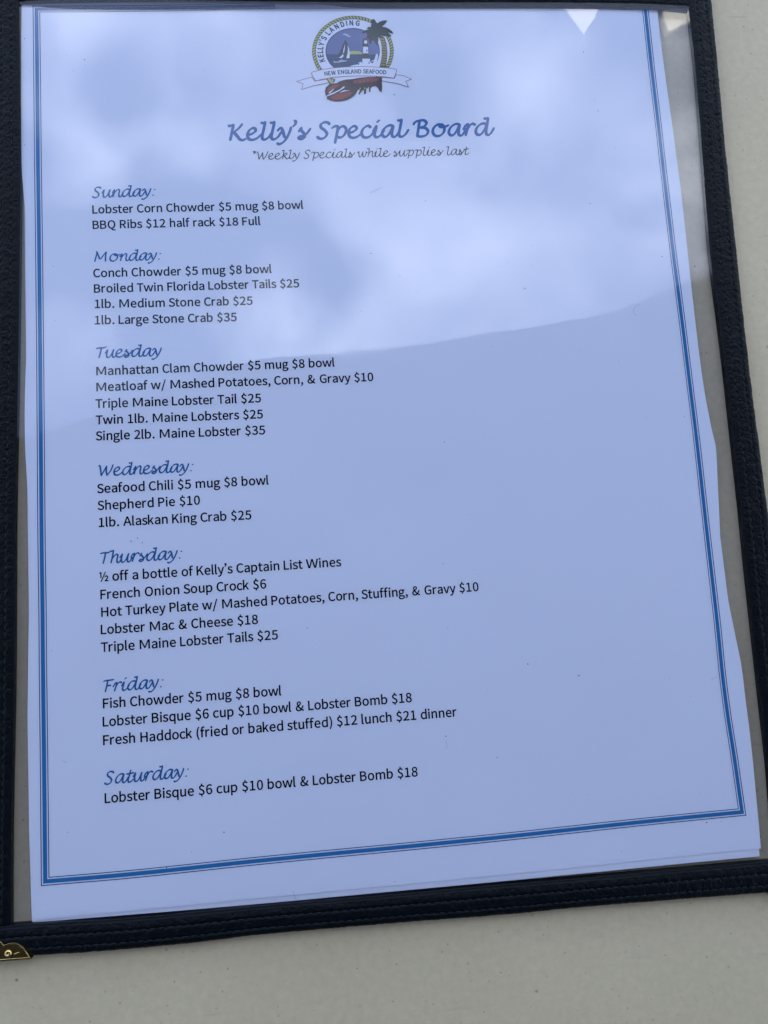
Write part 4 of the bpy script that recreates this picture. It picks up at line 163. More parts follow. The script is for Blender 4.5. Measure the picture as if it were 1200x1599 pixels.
def mat_table():
    mt, t = mat('table_laminate')
    b = N(t, 'ShaderNodeBsdfPrincipled', Roughness=.5); b.inputs['Specular IOR Level'].default_value = .35
    tx = N(t, 'ShaderNodeTexCoord')
    def speck(scale, lo, hi, seed):
        mp = N(t, 'ShaderNodeMapping'); mp.inputs['Location'].default_value = (seed, seed * 2, 0); link(t, tx.outputs['Object'], mp.inputs[0])
        v = N(t, 'ShaderNodeTexVoronoi', Scale=scale, Randomness=1.0); link(t, mp.outputs[0], v.inputs['Vector'])
        r = N(t, 'ShaderNodeMapRange'); r.inputs['From Min'].default_value = lo; r.inputs['From Max'].default_value = hi
        r.inputs['To Min'].default_value = 1; r.inputs['To Max'].default_value = 0; link(t, v.outputs['Distance'], r.inputs['Value'])
        s = N(t, 'ShaderNodeSeparateColor'); link(t, v.outputs['Color'], s.inputs[0])
        g = math_node(t, 'GREATER_THAN', s.outputs[0], .6)
        return math_node(t, 'MULTIPLY', math_node(t, 'MULTIPLY', r.outputs[0], g), s.outputs[1])
    a = speck(170, .03, .10, .3); c2 = speck(520, .05, .20, 1.1)
    big = N(t, 'ShaderNodeTexNoise', Scale=9.0, Detail=5.0, Roughness=.6); link(t, tx.outputs['Object'], big.inputs['Vector'])
    fine = N(t, 'ShaderNodeTexNoise', Scale=420.0, Detail=3.0, Roughness=.6); link(t, tx.outputs['Object'], fine.inputs['Vector'])
    mx = N(t, 'ShaderNodeMix', data_type='RGBA'); mx.inputs['A'].default_value = (*TABLE_A, 1); mx.inputs['B'].default_value = (*TABLE_B, 1)
    f0 = math_node(t, 'MULTIPLY_ADD', fine.outputs['Fac'], .45, math_node(t, 'MULTIPLY', big.outputs['Fac'], .55))
    f = math_node(t, 'MULTIPLY_ADD', math_node(t, 'SUBTRACT', f0, .5), 3.0, .5, clamp=True)
    link(t, f, mx.inputs['Factor'])
    mx2 = N(t, 'ShaderNodeMix', data_type='RGBA'); mx2.inputs['B'].default_value = (.10, .085, .06, 1)
    link(t, mx.outputs['Result'], mx2.inputs['A'])
    link(t, math_node(t, 'MINIMUM', math_node(t, 'ADD', math_node(t, 'MULTIPLY', a, .8), math_node(t, 'MULTIPLY', c2, .6)), .85), mx2.inputs['Factor'])
    # long thin scuffs
    mp = N(t, 'ShaderNodeMapping'); mp.inputs['Scale'].default_value = (4, 60, 1); mp.inputs['Rotation'].default_value = (0, 0, .9); link(t, tx.outputs['Object'], mp.inputs[0])
    sc = N(t, 'ShaderNodeTexNoise', Scale=6.0, Detail=3.0, Roughness=.7); link(t, mp.outputs[0], sc.inputs['Vector'])
    r = N(t, 'ShaderNodeMapRange'); r.inputs['From Min'].default_value = .64; r.inputs['From Max'].default_value = .74; r.inputs['To Max'].default_value = .3; link(t, sc.outputs['Fac'], r.inputs['Value'])
    mx3 = N(t, 'ShaderNodeMix', data_type='RGBA'); mx3.inputs['B'].default_value = (.3, .27, .2, 1); link(t, mx2.outputs['Result'], mx3.inputs['A']); link(t, r.outputs[0], mx3.inputs['Factor'])
    link(t, mx3.outputs['Result'], b.inputs['Base Color'])
    bp = N(t, 'ShaderNodeBump', Strength=.15, Distance=.0001); link(t, fine.outputs['Fac'], bp.inputs['Height']); link(t, bp.outputs[0], b.inputs['Normal'])
    out(t, b.outputs[0]); return mt
TABLE_A, TABLE_B = (.54, .455, .30), (.665, .56, .375)
def mat_grey_band():
    mt, t = mat('grey_translucent')
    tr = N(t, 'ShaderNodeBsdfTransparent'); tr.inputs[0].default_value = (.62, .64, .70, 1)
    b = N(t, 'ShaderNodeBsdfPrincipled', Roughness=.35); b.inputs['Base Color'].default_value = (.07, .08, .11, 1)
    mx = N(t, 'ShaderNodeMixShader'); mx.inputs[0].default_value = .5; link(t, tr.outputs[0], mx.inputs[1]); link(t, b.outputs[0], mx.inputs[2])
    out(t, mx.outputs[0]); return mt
M = dict(
    paper=mat_paper('copier_paper', (.77, .805, .965)), paper2=mat_paper('copier_paper_behind', (.78, .815, .97)),
    vinyl=mat_vinyl('clear_vinyl', (.94, .95, .96), 1.42), vinyl_back=mat_vinyl('clear_vinyl_back', (.93, .94, .99), .7),
    grey_band=mat_grey_band(),
    leather=mat_leather(), thread=simple('navy_thread', (.004, .008, .014), .6, spec=.3, bump=(4000, .5, .00003)),
    brass=simple('polished_brass', (.62, .46, .19), .17, metal=1, bump=(500, .15, .00005)),
    table=mat_table(), ink=simple('black_ink', (.003, .003, .009), .7, spec=.08), head=simple('blue_heading_ink', (.014, .135, .36), .7, spec=.08),
    title=simple('title_blue_ink', (.03, .15, .42), .6, spec=.08), title_edge=simple('title_edge_ink', (.012, .095, .32), .6, spec=.08), sub=simple('subtitle_ink', (.008, .010, .03), .6, spec=.08),
    band=simple('border_band_ink', (.03, .18, .44), .6, spec=.08), line=simple('border_line_ink', (.012, .075, .22), .6, spec=.08),
    canvas=simple('awning_canvas', (.035, .035, .04), .9, spec=.1), white_canvas=simple('white_canvas', (.86, .84, .78), .8, spec=.2),
    speck=simple('dirt_speck', (.03, .03, .035), .8), hair=simple('pale_fibre', (.28, .3, .36), .6))
PR = dict(rope_dark=(.075, .08, .04), rope=(.50, .50, .20), white=(.77, .805, .965), navy=(.02, .03, .09), skyblue=(.14, .18, .38), seablue=(.04, .085, .18),
          cloudgrey=(.42, .48, .70), sun=(.52, .52, .16), darkslate=(.05, .07, .12), brown=(.11, .06, .06), trunk=(.30, .25, .12), frond=(.030, .045, .05),
          ribbon_red=(.30, .12, .18), lobster_dark=(.045, .018, .022), lobster_red=(.27, .055, .05))
PM = {k: simple('ink_' + k, v, .65, spec=.08) for k, v in PR.items()}
PM['white'] = M['paper']
# ---------------------------------------------------------------- helpers
def tag(o, label=None, cat=None, kind=None, group=None):
    if label: o['label'] = label
    if cat: o['category'] = cat
    if kind: o['kind'] = kind
    if group: o['group'] = group
    return o
def empty(name, loc, label, cat):
    o = bpy.data.objects.new(name, None); COL.objects.link(o); o.location = loc; o.empty_display_size = .02
    return tag(o, label, cat)
def mesh(name, verts, faces, material, parent=None, smooth=False):
    me = bpy.data.meshes.new(name); me.from_pydata(verts, [], faces); me.materials.append(material); me.update()
    if smooth:
        for pl in me.polygons: pl.use_smooth = True
    o = bpy.data.objects.new(name, me); COL.objects.link(o)
    if parent:
        o.parent = parent; o.matrix_parent_inverse = Matrix.Identity(4)
        if parent.location.length > 0: me.transform(Matrix.Translation(-parent_world(parent)))
    return o
def parent_world(p):
    v = Vector(p.location)
    while p.parent: p = p.parent; v = v + Vector(p.location)
    return v
def resample(pts, n):
    P = [Vector(p) for p in pts]; d = [0]
    for a, b in zip(P, P[1:]): d.append(d[-1] + (b - a).length)
    res = []; j = 0
    for i in range(n):
        s = d[-1] * i / (n - 1)
        while j < len(d) - 2 and d[j + 1] < s: j += 1
        t = (s - d[j]) / max(1e-9, d[j + 1] - d[j])
        # Catmull-Rom through the measured points
        p0 = P[max(j - 1, 0)]; p1 = P[j]; p2 = P[j + 1]; p3 = P[min(j + 2, len(P) - 1)]
        l1 = (p2 - p1).length or 1e-9
        m1 = (p2 - p0) / max(1e-9, (p2 - p1).length + (p1 - p0).length) * l1
        m2 = (p3 - p1) / max(1e-9, (p3 - p2).length + (p2 - p1).length) * l1
        h00 = 2*t**3 - 3*t**2 + 1; h10 = t**3 - 2*t**2 + t; h01 = -2*t**3 + 3*t**2; h11 = t**3 - t**2
        res.append(p1 * h00 + m1 * h10 + p2 * h01 + m2 * h11)
    return res
def coons(T, B, L, Rr, nx, ny):
    T = resample(T, nx); B = resample(B, nx); L = resample(L, ny); Rr = resample(Rr, ny)
    g = []
    for j in range(ny):
        v = j / (ny - 1); row = []
        for i in range(nx):
            u = i / (nx - 1)
            row.append(T[i]*(1-v) + B[i]*v + L[j]*(1-u) + Rr[j]*u - (T[0]*(1-u)*(1-v) + T[-1]*u*(1-v) + B[0]*(1-u)*v + B[-1]*u*v))
        g.append(row)
    return g
def sheet(name, grid, zf, thick, material, parent=None):
    ny = len(grid); nx = len(grid[0]); V = []; F = []
    for k in (0, 1):
        for row in grid:
            for p in row: V.append((p.x*MM, p.y*MM, (zf(p.x, p.y) - k*thick)*MM))
    o = ny*nx
    for j in range(ny-1):
        for i in range(nx-1):
            a = j*nx+i; F.append((a+nx, a+nx+1, a+1, a)); F.append((o+a, o+a+1, o+a+nx+1, o+a+nx))
    rim = [i for i in range(nx)] + [j*nx+nx-1 for j in range(1, ny)] + [(ny-1)*nx+i for i in range(nx-2, -1, -1)] + [j*nx for j in range(ny-2, 0, -1)]
    r0 = len(V); V += [V[a] for a in rim] + [V[a+o] for a in rim]; k = len(rim)
    for i in range(k): F.append((r0+i, r0+(i+1) % k, r0+k+(i+1) % k, r0+k+i))
    return mesh(name, V, F, material, parent, True)
def nz(x, y, s, seed=0.): return noise.noise(Vector((x/s + seed, y/s - seed*.7, seed)))
ZPAPER = 1.6
EX = sum(q[0] for q in LOGO[1][2])/len(LOGO[1][2]); EY = sum(q[1] for q in LOGO[1][2])/len(LOGO[1][2])
def zpaper(x, y):
    t = min(1., max(0., (math.hypot(x-EX, y-EY)-15)/20)); t = t*t*(3-2*t)
    return ZPAPER + .26*nz(x, y, 70, 3.1) + .15*t*nz(x, y, 26, 9.2)
GX = (zpaper(EX+14, EY)-zpaper(EX-14, EY))/28; GY = (zpaper(EX, EY+14)-zpaper(EX, EY-14))/28
def zlogo(x, y): return zpaper(EX, EY) + (x-EX)*GX + (y-EY)*GY + .03
def zback(x, y): return zpaper(x, y) - .17
def zvinyl(x, y): return 2.07 + .05*nz(x, y, 75, 5.5) + .016*nz(x, y, 26, 1.5) + .16*nz(x, y, 70, 3.1)
# ---------------------------------------------------------------- table
tb = empty('table', (0, 0, 0), 'pale grey speckled laminate table top lying under the navy menu cover', 'table')
def slab(name, x0, x1, y0, y1, z0, z1, material, parent, r=.004):
    bm = bmesh.new(); bmesh.ops.create_cube(bm, size=1)
    for v in bm.verts: v.co = ((x0+x1)/2 + v.co.x*(x1-x0), (y0+y1)/2 + v.co.y*(y1-y0), (z0+z1)/2 + v.co.z*(z1-z0))
    bmesh.ops.bevel(bm, geom=bm.edges[:], offset=r, segments=3, affect='EDGES')
    me = bpy.data.meshes.new(name); bm.to_mesh(me); bm.free(); me.materials.append(material)
    o = bpy.data.objects.new(name, me); COL.objects.link(o); o.parent = parent; return o
slab('table_top', -.46, .46, -.40, .50, -.03, 0, M['table'], tb)
# ---------------------------------------------------------------- menu cover: vinyl pocket in stitched binding
cover = empty('menu_cover', (0, 0, 0), 'clear vinyl menu cover with stitched navy leatherette binding and brass corners, on the table', 'menu cover')
HM = 2.75
def strip(name, inner, outer, seed, stitch_u=(.30, .67), n_mm=.22, nw=40, hs=1.0, cap=(True, True)):
    inner = [Vector(q) for q in inner]; outer = [Vector(q) for q in outer]
    Ln = sum((b-a).length for a, b in zip(inner, inner[1:])); n = int(Ln / n_mm)
    I = resample(inner, n); O = resample(outer, n)
    V = []; F = []
    pts = [(0., 0.), (0., HM*hs*.72)]
    for j in range(nw+1): pts.append((j/nw, None))
    pts.append((1., .3)); pts.append((1., 0.))
    m_ = len(pts)
    for i in range(n):
        a, b = I[i], O[i]; w = (b-a).length; s = Ln*i/(n-1)
        edge_w = .10*nz(s, 0, 3.0, seed) ; edge_o = .10*nz(s, 5, 6.0, seed+2) + .09*nz(s, 5, 1.1, seed+2)
        for (u, hh) in pts:
            x = u*w; uu = u
            q = a + (b-a)*u
            if u > .5: q = q + (b-a).normalized()*edge_o*(u-.5)*2
            if hh is None:
                prof = HM*hs*(1 - abs(2*u-1)**5*.40)
                if u < .07: prof = HM*hs*(.80 + u/.07*.03)
                elif u < .11: prof = HM*hs*(.83 + (u-.07)/.04*.12)
                if u > .93: prof *= 1 - ((u-.93)/.07)**2*.3
                # wrinkled grain pulled across the stitch rows
                g1 = abs(nz(s + nz(s, x, 2.5, seed)*.9, x*.5, .52, seed+4)); g2 = abs(nz(s, x*.8, .48, seed+8)); g3 = nz(s, x*.7, 2.2, seed+1)
                grain = .28*(.28-g1) + .20*(.25-g2) + .12*g3
                if u < .09: grain *= .1
                gro = 0
                for k, su in enumerate(stitch_u):
                    ph = (s/2.45 + k*.4) % 1.
                    hole = math.exp(-((min(ph, 1-ph))/.13)**2)
                    d = (u-su)*w
                    gro += math.exp(-(d/.30)**2)*(.26 + .14*hole) 
                hh2 = prof + grain - gro
            else: hh2 = hh
            V.append((q.x*MM, q.y*MM, max(0.02, hh2)*MM))
    for i in range(n-1):
        for j in range(m_-1):
            a = i*m_+j; F.append((a, a+m_, a+m_+1, a+1))
        F.append((i*m_+m_-1, (i+1)*m_+m_-1, (i+1)*m_, i*m_))
    F.append(tuple(range(m_))[::-1] if False else tuple(range(m_))); F.append(tuple(range((n-1)*m_, n*m_))[::-1])
    o = mesh(name, V, F, M['leather'], cover, True)
    bm = bmesh.new(); bm.from_mesh(o.data); bmesh.ops.recalc_face_normals(bm, faces=bm.faces[:]); bm.to_mesh(o.data); bm.free()
    # stitches: short thread dashes lying in the grooves
    SV = []; SF = []
    for k, su in enumerate(stitch_u):
        ns = int(Ln/2.45)
        for q_ in range(ns):
            s0 = (q_ + .17 - k*.4 % 1)*2.45; s1 = s0 + 1.7
            if s0 < 0 or s1 > Ln: continue
            ring = []
            for t, rr, dz in ((0, .06, -.25), (.18, .15, -.03), (.5, .17, .05), (.82, .15, -.03), (1, .06, -.25)):
                s = s0 + (s1-s0)*t; i = min(n-2, int(s/Ln*(n-1))); a, b = I[i], O[i]; w = (b-a).length
                c = a + (b-a)*su; tt = (I[i+1]-I[i]).normalized(); nn_ = (b-a).normalized()
                z = HM*hs*(1 - abs(2*su-1)**5*.55) - .10 + dz
                base = len(SV)
                for q2 in range(6):
                    an = q2/6*2*math.pi; p = c + nn_*math.cos(an)*rr + tt*(s - (s/Ln*(n-1) - (s/Ln*(n-1)))*0 - s)
                    # position along the run
                    p = c + tt*((s/Ln*(n-1) - i)*(Ln/(n-1))) + nn_*math.cos(an)*rr
                    SV.append((p.x*MM, p.y*MM, (z + math.sin(an)*rr)*MM))
                ring.append(base)
            for r0, r1 in zip(ring, ring[1:]):
                for q2 in range(6): SF.append((r0+q2, r0+(q2+1) % 6, r1+(q2+1) % 6, r1+q2))
    st = mesh('stitching', SV, SF, M['thread'], o, True); tag(st, kind='stuff')
    return o
# side bindings stop just inside the bottom one
strip('binding_strip', IN_L[:-1]+[IN_L[-1]], OUT_L, 1.3)['label'] = 'left binding strip, cut by the edge of the photo'
strip('binding_strip', IN_R, OUT_R, 5.7)['label'] = 'right binding strip with wrinkled grain'
strip('binding_strip', IN_B, OUT_B, 9.1, stitch_u=(.36, .71), hs=1.35)['label'] = 'bottom binding strip above the bare table'
strip('binding_strip', IN_T, OUT_T, 12.4, hs=.93)['label'] = 'top binding strip'
# pocket films
e = 0.
def off(pts, dx, dy): return [(q[0]+dx, q[1]+dy) for q in pts]
IL = [q for q in IN_L]; IR = [q for q in IN_R]
FT = [(IN_T[0][0]+.5, IN_L[0][1]-1), (IN_R[0][0]+e, IN_R[0][1]-1)]
def clip_side(P, y0, y1):
    r = resample(P, 200); return [(q.x, q.y) for q in r if y0 < q.y < y1]
ytopL, ytopR = IN_T[0][1]+.4, IN_T[-1][1]+.4
sl = clip_side(IN_L, IN_B[2][1]-2, ytopL); sr = clip_side(IN_R, IN_B[-2][1]-2.5, ytopR)
sl = off(sl[::8]+[sl[-1]], -e, 0); sr = off(sr[::8]+[sr[-1]], e, 0)
grid = coons([sl[0], sr[0]], [sl[-1], sr[-1]], sl, sr, 110, 150)
sheet('front_film', grid, zvinyl, .06, M['vinyl'], cover) if False else None
def film(name, grid, zf, material, parent):
    ny = len(grid); nx = len(grid[0]); V = [(p.x*MM, p.y*MM, zf(p.x, p.y)*MM) for row in grid for p in row]
    F = [(j*nx+i+nx, j*nx+i+nx+1, j*nx+i+1, j*nx+i) for j in range(ny-1) for i in range(nx-1)]
    return mesh(name, V, F, material, parent, True)
tag(film('front_film', grid, zvinyl, M['vinyl'], cover), 'clear front film mirroring clouds and the awning edge')
tag(film('back_film', coons([sl[0], sr[0]], [sl[-1], sr[-1]], sl, sr, 12, 16), lambda x, y: .55, M['vinyl_back'], cover), 'clear back film lying on the table')
# half-transparent grey band along the top of the pocket
top = resample(IN_T, 60); sm = resample(BAND_T, 60)
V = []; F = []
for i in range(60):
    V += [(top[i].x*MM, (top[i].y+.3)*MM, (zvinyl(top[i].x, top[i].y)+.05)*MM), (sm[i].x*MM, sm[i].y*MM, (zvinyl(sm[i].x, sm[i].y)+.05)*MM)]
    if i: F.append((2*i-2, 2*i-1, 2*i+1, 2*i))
tag(mesh('top_band', V, F, M['grey_band'], cover, True), 'dull grey translucent band under the top binding')
# brass corner protectors
def protector(corner, along, up, label):
    c = Vector(corner); ax = (Vector(along)-c).normalized(); ay = (Vector(up)-c).normalized()
    half = [(14.4, -.1), (13.4, 1.6), (12.5, 2.7), (11.5, 3.55), (10.4, 4.15), (9.2, 4.35), (8.1, 4.2), (6.9, 3.95)]
    half = [(q.x, q.y) for q in resample(half, 22)] + [(6.7, 4.2), (6.3, 4.7), (5.9, 5.1)]
    prof = half + [(b, a) for a, b in half[::-1]]
    bm = bmesh.new()
    def P(a, b, z): q = c + ax*a + ay*b; return (q.x*MM, q.y*MM, z*MM)
    ztop = HM + 1.32
    # plate: rim ring raised, inner field slightly sunk
    outl = [(-.35, -.35)] + prof
    cen = (5.0, 5.0)
    def inset(pt, d):
        q = Vector(pt); v = Vector((8.2, 1.2))-q if pt[0] > pt[1] else Vector((1.2, 8.2))-q
        q = q + v.normalized()*d; return (max(.3, q.x), max(.3, q.y))
        # towards the leg line
        a, b = pt
        if a >= b: return (a - d*.9, max(.35, b - d)) if a < 13.2 else (a-d*1.4, b+.3)
        x, y = inset((b, a), d); return (y, x)
    rim_o = [P(a, b, .15) for a, b in outl]; rim_t = [P(a, b, ztop-.05) for a, b in outl]
    rim_i = [P(*((inset((a, b), .24)) if k else (.1, .1)), ztop) for k, (a, b) in enumerate(outl)]
    fld = [P(*((inset((a, b), .42)) if k else (.3, .3)), ztop-.10) for k, (a, b) in enumerate(outl)]
    rings = [[bm.verts.new(v) for v in r] for r in (rim_o, rim_t, rim_i, fld)]
    n = len(outl)
    for r0, r1 in zip(rings, rings[1:]):
        for i in range(n): bm.faces.new((r0[i], r0[(i+1) % n], r1[(i+1) % n], r1[i]))
    bm.faces.new(rings[-1])
    bmesh.ops.triangulate(bm, faces=[f for f in bm.faces if len(f.verts) > 4])
    bmesh.ops.recalc_face_normals(bm, faces=bm.faces[:])
    me = bpy.data.meshes.new('corner_protector'); bm.to_mesh(me); bm.free(); me.materials.append(M['brass'])
    o = bpy.data.objects.new('corner_protector', me); COL.objects.link(o); o.parent = cover; o['label'] = label
    bv = o.modifiers.new('b', 'BEVEL'); bv.width = .00008; bv.segments = 2; bv.limit_method = 'ANGLE'; bv.angle_limit = R(35)
    for k, (a, b) in enumerate(((8.2, 1.7), (1.7, 8.2), (2.8, 2.8))):
        q = c + ax*a + ay*b
        V = []; F = []
        for i, (rr, z) in enumerate(((.95, -.05), (.9, .2), (.7, .42), (.45, .5), (.40, .30), (.15, .22))):
            for s in range(16): V.append(((q.x+rr*math.cos(s*math.pi/8))*MM, (q.y+rr*math.sin(s*math.pi/8))*MM, (ztop-.10+z)*MM))
            if i:
                for s in range(16): F.append(((i-1)*16+s, (i-1)*16+(s+1) % 16, i*16+(s+1) % 16, i*16+s))
        F.append(tuple(range(5*16, 6*16)))
        mesh('rivet', V, F, M['brass'], o, True)
    # small embossed dash
    q = c + ax*10.4 + ay*1.6
    V = []; F = []
    for i in range(7):
        t = i/6; rr = .15*math.sin(math.pi*(.12+.76*t))
        p = q + ax*(t-.5)*1.5 + ay*.4*(t-.5)
        for s in range(8): V.append(((p.x+ay.x*rr*math.cos(s*math.pi/4))*MM, (p.y+ay.y*rr*math.cos(s*math.pi/4))*MM, (ztop-.08+rr*math.sin(s*math.pi/4))*MM))
        if i:
            for s in range(8): F.append(((i-1)*8+s, (i-1)*8+(s+1) % 8, i*8+(s+1) % 8, i*8+s))
    mesh('embossed_bar', V, F, M['brass'], o, True)
protector(CORN[0], CORN[3], CORN[4], 'brass corner at the lower left, its scalloped leg in view')
protector(CORN[1], CORN[2], CORN[5], 'brass corner at the lower right, only its tip in view')
# ---------------------------------------------------------------- sheets of paper
back = sheet('blank_sheet', coons([BACK_L[0], BACK_R[0]], BACK_B, BACK_L, BACK_R, 40, 50), zback, .1, M['paper2'])
tag(back, 'second white sheet behind the printed menu, only its lower edge showing', 'paper')
menu = empty('menu_sheet', (0, 0, 0), 'printed white menu sheet with blue border inside the clear vinyl pocket', 'menu')
sheet('paper', coons(PAPER_T, PAPER_B, PAPER_L, PAPER_R, 110, 140), zpaper, .1, M['paper'], menu)
LZ = .04; LS = .007
def lay(name, polys, material, parent, layer=0):
    V = []; F = []
    for pl in polys:
        a = 0.
        for (x1, y1), (x2, y2) in zip(pl, pl[1:]+pl[:1]): a += x1*y2-x2*y1
        if a < 0: pl = pl[::-1]
        b = len(V)
        V += [(x*MM, y*MM, (zpaper(x, y)+LZ+layer*LS)*MM) for x, y in pl]; F.append(tuple(range(b, b+len(pl))))
    return mesh(name, V, F, material, parent)
# border: thin, thick, thin
path = resample(BORD_T, 40)[::-1][:-1] + resample(BORD_L, 110)[:-1] + resample(BORD_B, 90)[:-1] + resample(BORD_R[::-1], 110)
# drop tiny corner noise: keep exact corner miters
def offset_path(P, d):
    o = []
    for i, q in enumerate(P):
        a = P[max(i-1, 0)]; b = P[min(i+1, len(P)-1)]
        t1 = (q-a) if i else (b-q); t2 = (b-q) if i < len(P)-1 else (q-a)
        t1 = t1.normalized(); t2 = t2.normalized(); n1 = Vector((-t1.y, t1.x)); n2 = Vector((-t2.y, t2.x)); mm = (n1+n2).normalized()
        o.append(q + mm*d/max(.5, mm.dot(n1)))
    return o
for nm, d0, d1, mt_ in (('border_line', -.13, .13, 'line'), ('border_band', .48, 1.62, 'band'), ('border_line', 1.96, 2.20, 'line')):
    A = offset_path(path, d0); B_ = offset_path(path, d1)
    V = []; F = []
    for i, (a, b) in enumerate(zip(A, B_)):
        V += [(a.x*MM, a.y*MM, (zpaper(a.x, a.y)+LZ)*MM), (b.x*MM, b.y*MM, (zpaper(b.x, b.y)+LZ)*MM)]
        if i: F.append((2*i-2, 2*i, 2*i+1, 2*i-1))
    mesh(nm, V, F, M[mt_], menu)
# --- printed letters: outlines filled as thin flat ink
KS = .632/257
from mathutils.geometry import delaunay_2d_cdt
_gc = {}
def glyph_mesh(ch, bold):
    """flat filled glyph in glyph units: sampled outline, pushed outwards by bold, triangulated"""
    if (ch, bold) in _gc: return _gc[ch, bold]
    loops = []
    for sp in GLYPH.get(ch, []):
        P = []; n = len(sp)
        for i in range(n):
            p0 = Vector(sp[i][2:4]); h0 = Vector(sp[i][4:6]); h1 = Vector(sp[(i+1) % n][0:2]); p1 = Vector(sp[(i+1) % n][2:4])
            straight = abs((h0-p0).cross(p1-p0)) < 2 * (p1-p0).length + 1 and abs((h1-p1).cross(p1-p0)) < 2 * (p1-p0).length + 1
            k = 1 if straight else 4
            for j in range(k):
                t = j/k; P.append(p0*(1-t)**3 + h0*3*t*(1-t)**2 + h1*3*t*t*(1-t) + p1*t**3)
        Q = [q for i, q in enumerate(P) if (q-P[i-1]).length > .5]
        loops.append(Q)
    def area(L): return sum(L[i-1].x*L[i].y - L[i].x*L[i-1].y for i in range(len(L)))
    sgn = 1 if max((area(L) for L in loops), key=abs) > 0 else -1
    V = []; E = []; LL = []
    for L in loops:
        n = len(L); o = []
        for i, q in enumerate(L):
            t1 = (q-L[i-1]).normalized(); t2 = (L[(i+1) % n]-q).normalized()
            n1 = Vector((t1.y, -t1.x))*sgn; n2 = Vector((t2.y, -t2.x))*sgn; mm = n1+n2
            if mm.length < .2: mm = n1
            mm.normalize(); o.append(q + mm*bold/max(.6, mm.dot(n1)))
        b0 = len(V); V += o; E += [(b0+i, b0+(i+1) % n) for i in range(n)]; LL.append(o)
    vv, ee, ff, *_ = delaunay_2d_cdt(V, E, [], 0, .01)
    def wind(p):
        w = 0
        for L in LL:
            for i in range(len(L)):
                x1, y1 = L[i-1]; x2, y2 = L[i]
                if (y1 <= p.y) != (y2 <= p.y):
                    x = x1 + (p.y-y1)/(y2-y1)*(x2-x1)
                    if x > p.x: w += 1 if y2 > y1 else -1
        return w
    keep = [f for f in ff if wind((vv[f[0]]+vv[f[1]]+vv[f[2]])/3) != 0]
    _gc[ch, bold] = ([(v.x, v.y) for v in vv], keep)
    return _gc[ch, bold]
def glyph_curve(items, bold=0.):
    V = []; F = []
    for ch, fn, *bo in items:
        gv, gf = glyph_mesh(ch, round(bo[0], 1) if bo else bold); b = len(V)
        V += [(*fn(x, y), 0) for x, y in gv]; F += [tuple(b+i for i in f) for f in gf]
    return V, F
def ink(name, VF, material, parent, layer=0, zf=zpaper):
    V, F = VF
    V = [(x*MM, y*MM, (zf(x, y)+LZ+layer*LS)*MM) for x, y, z in V]
    o = mesh(name, V, F, material, parent)
    me = o.data
    if me.polygons and sum(pl.normal.z for pl in me.polygons) < 0: me.flip_normals()
    return o
def extent(ch):
    xs = [v[2] for sp in GLYPH[ch] for v in sp]; return min(xs), max(xs)
WIDE = {'M': .80, 'm': .81, 'w': .96, 'W': .97, 'v': .93, 'y': .94, 'A': .95, 'N': .77, 'H': .75}
for t, x0, y0, x1, y1 in BODY:
    a = Vector((x0, y0)); b = Vector((x1, y1)); em = (b-a).length / (sum(CAL[c] for c in t)/2048 - .10)
    ux = (b-a).normalized(); uy = Vector((-ux.y, ux.x)); a = a - ux*.06*em
    acc = 0; items = []
    for ch in t:
        ad = CAL[ch]/2048
        if ch != ' ':
            lo, hi = extent(ch); w = (hi-lo)*KS; sx = 1.
            if w > ad*.93: sx = ad*.93/w
            if ch in WIDE: sx = ad*WIDE[ch]/w
            st = acc + (ad-w*sx)/2
            def fn(x, y, st=st, lo=lo, sx=sx): q = a + ux*(st+(x-lo)*KS*sx)*em + uy*y*KS*em; return q.x, q.y
            items.append((ch, fn, 7.0 if sx <= 1.02 else max(2.5, 7.0-(sx-1)*14)))
        acc += ad
    tag(ink('text_line', glyph_curve(items, 5.0), M['ink'], menu), 'line reading ' + t)
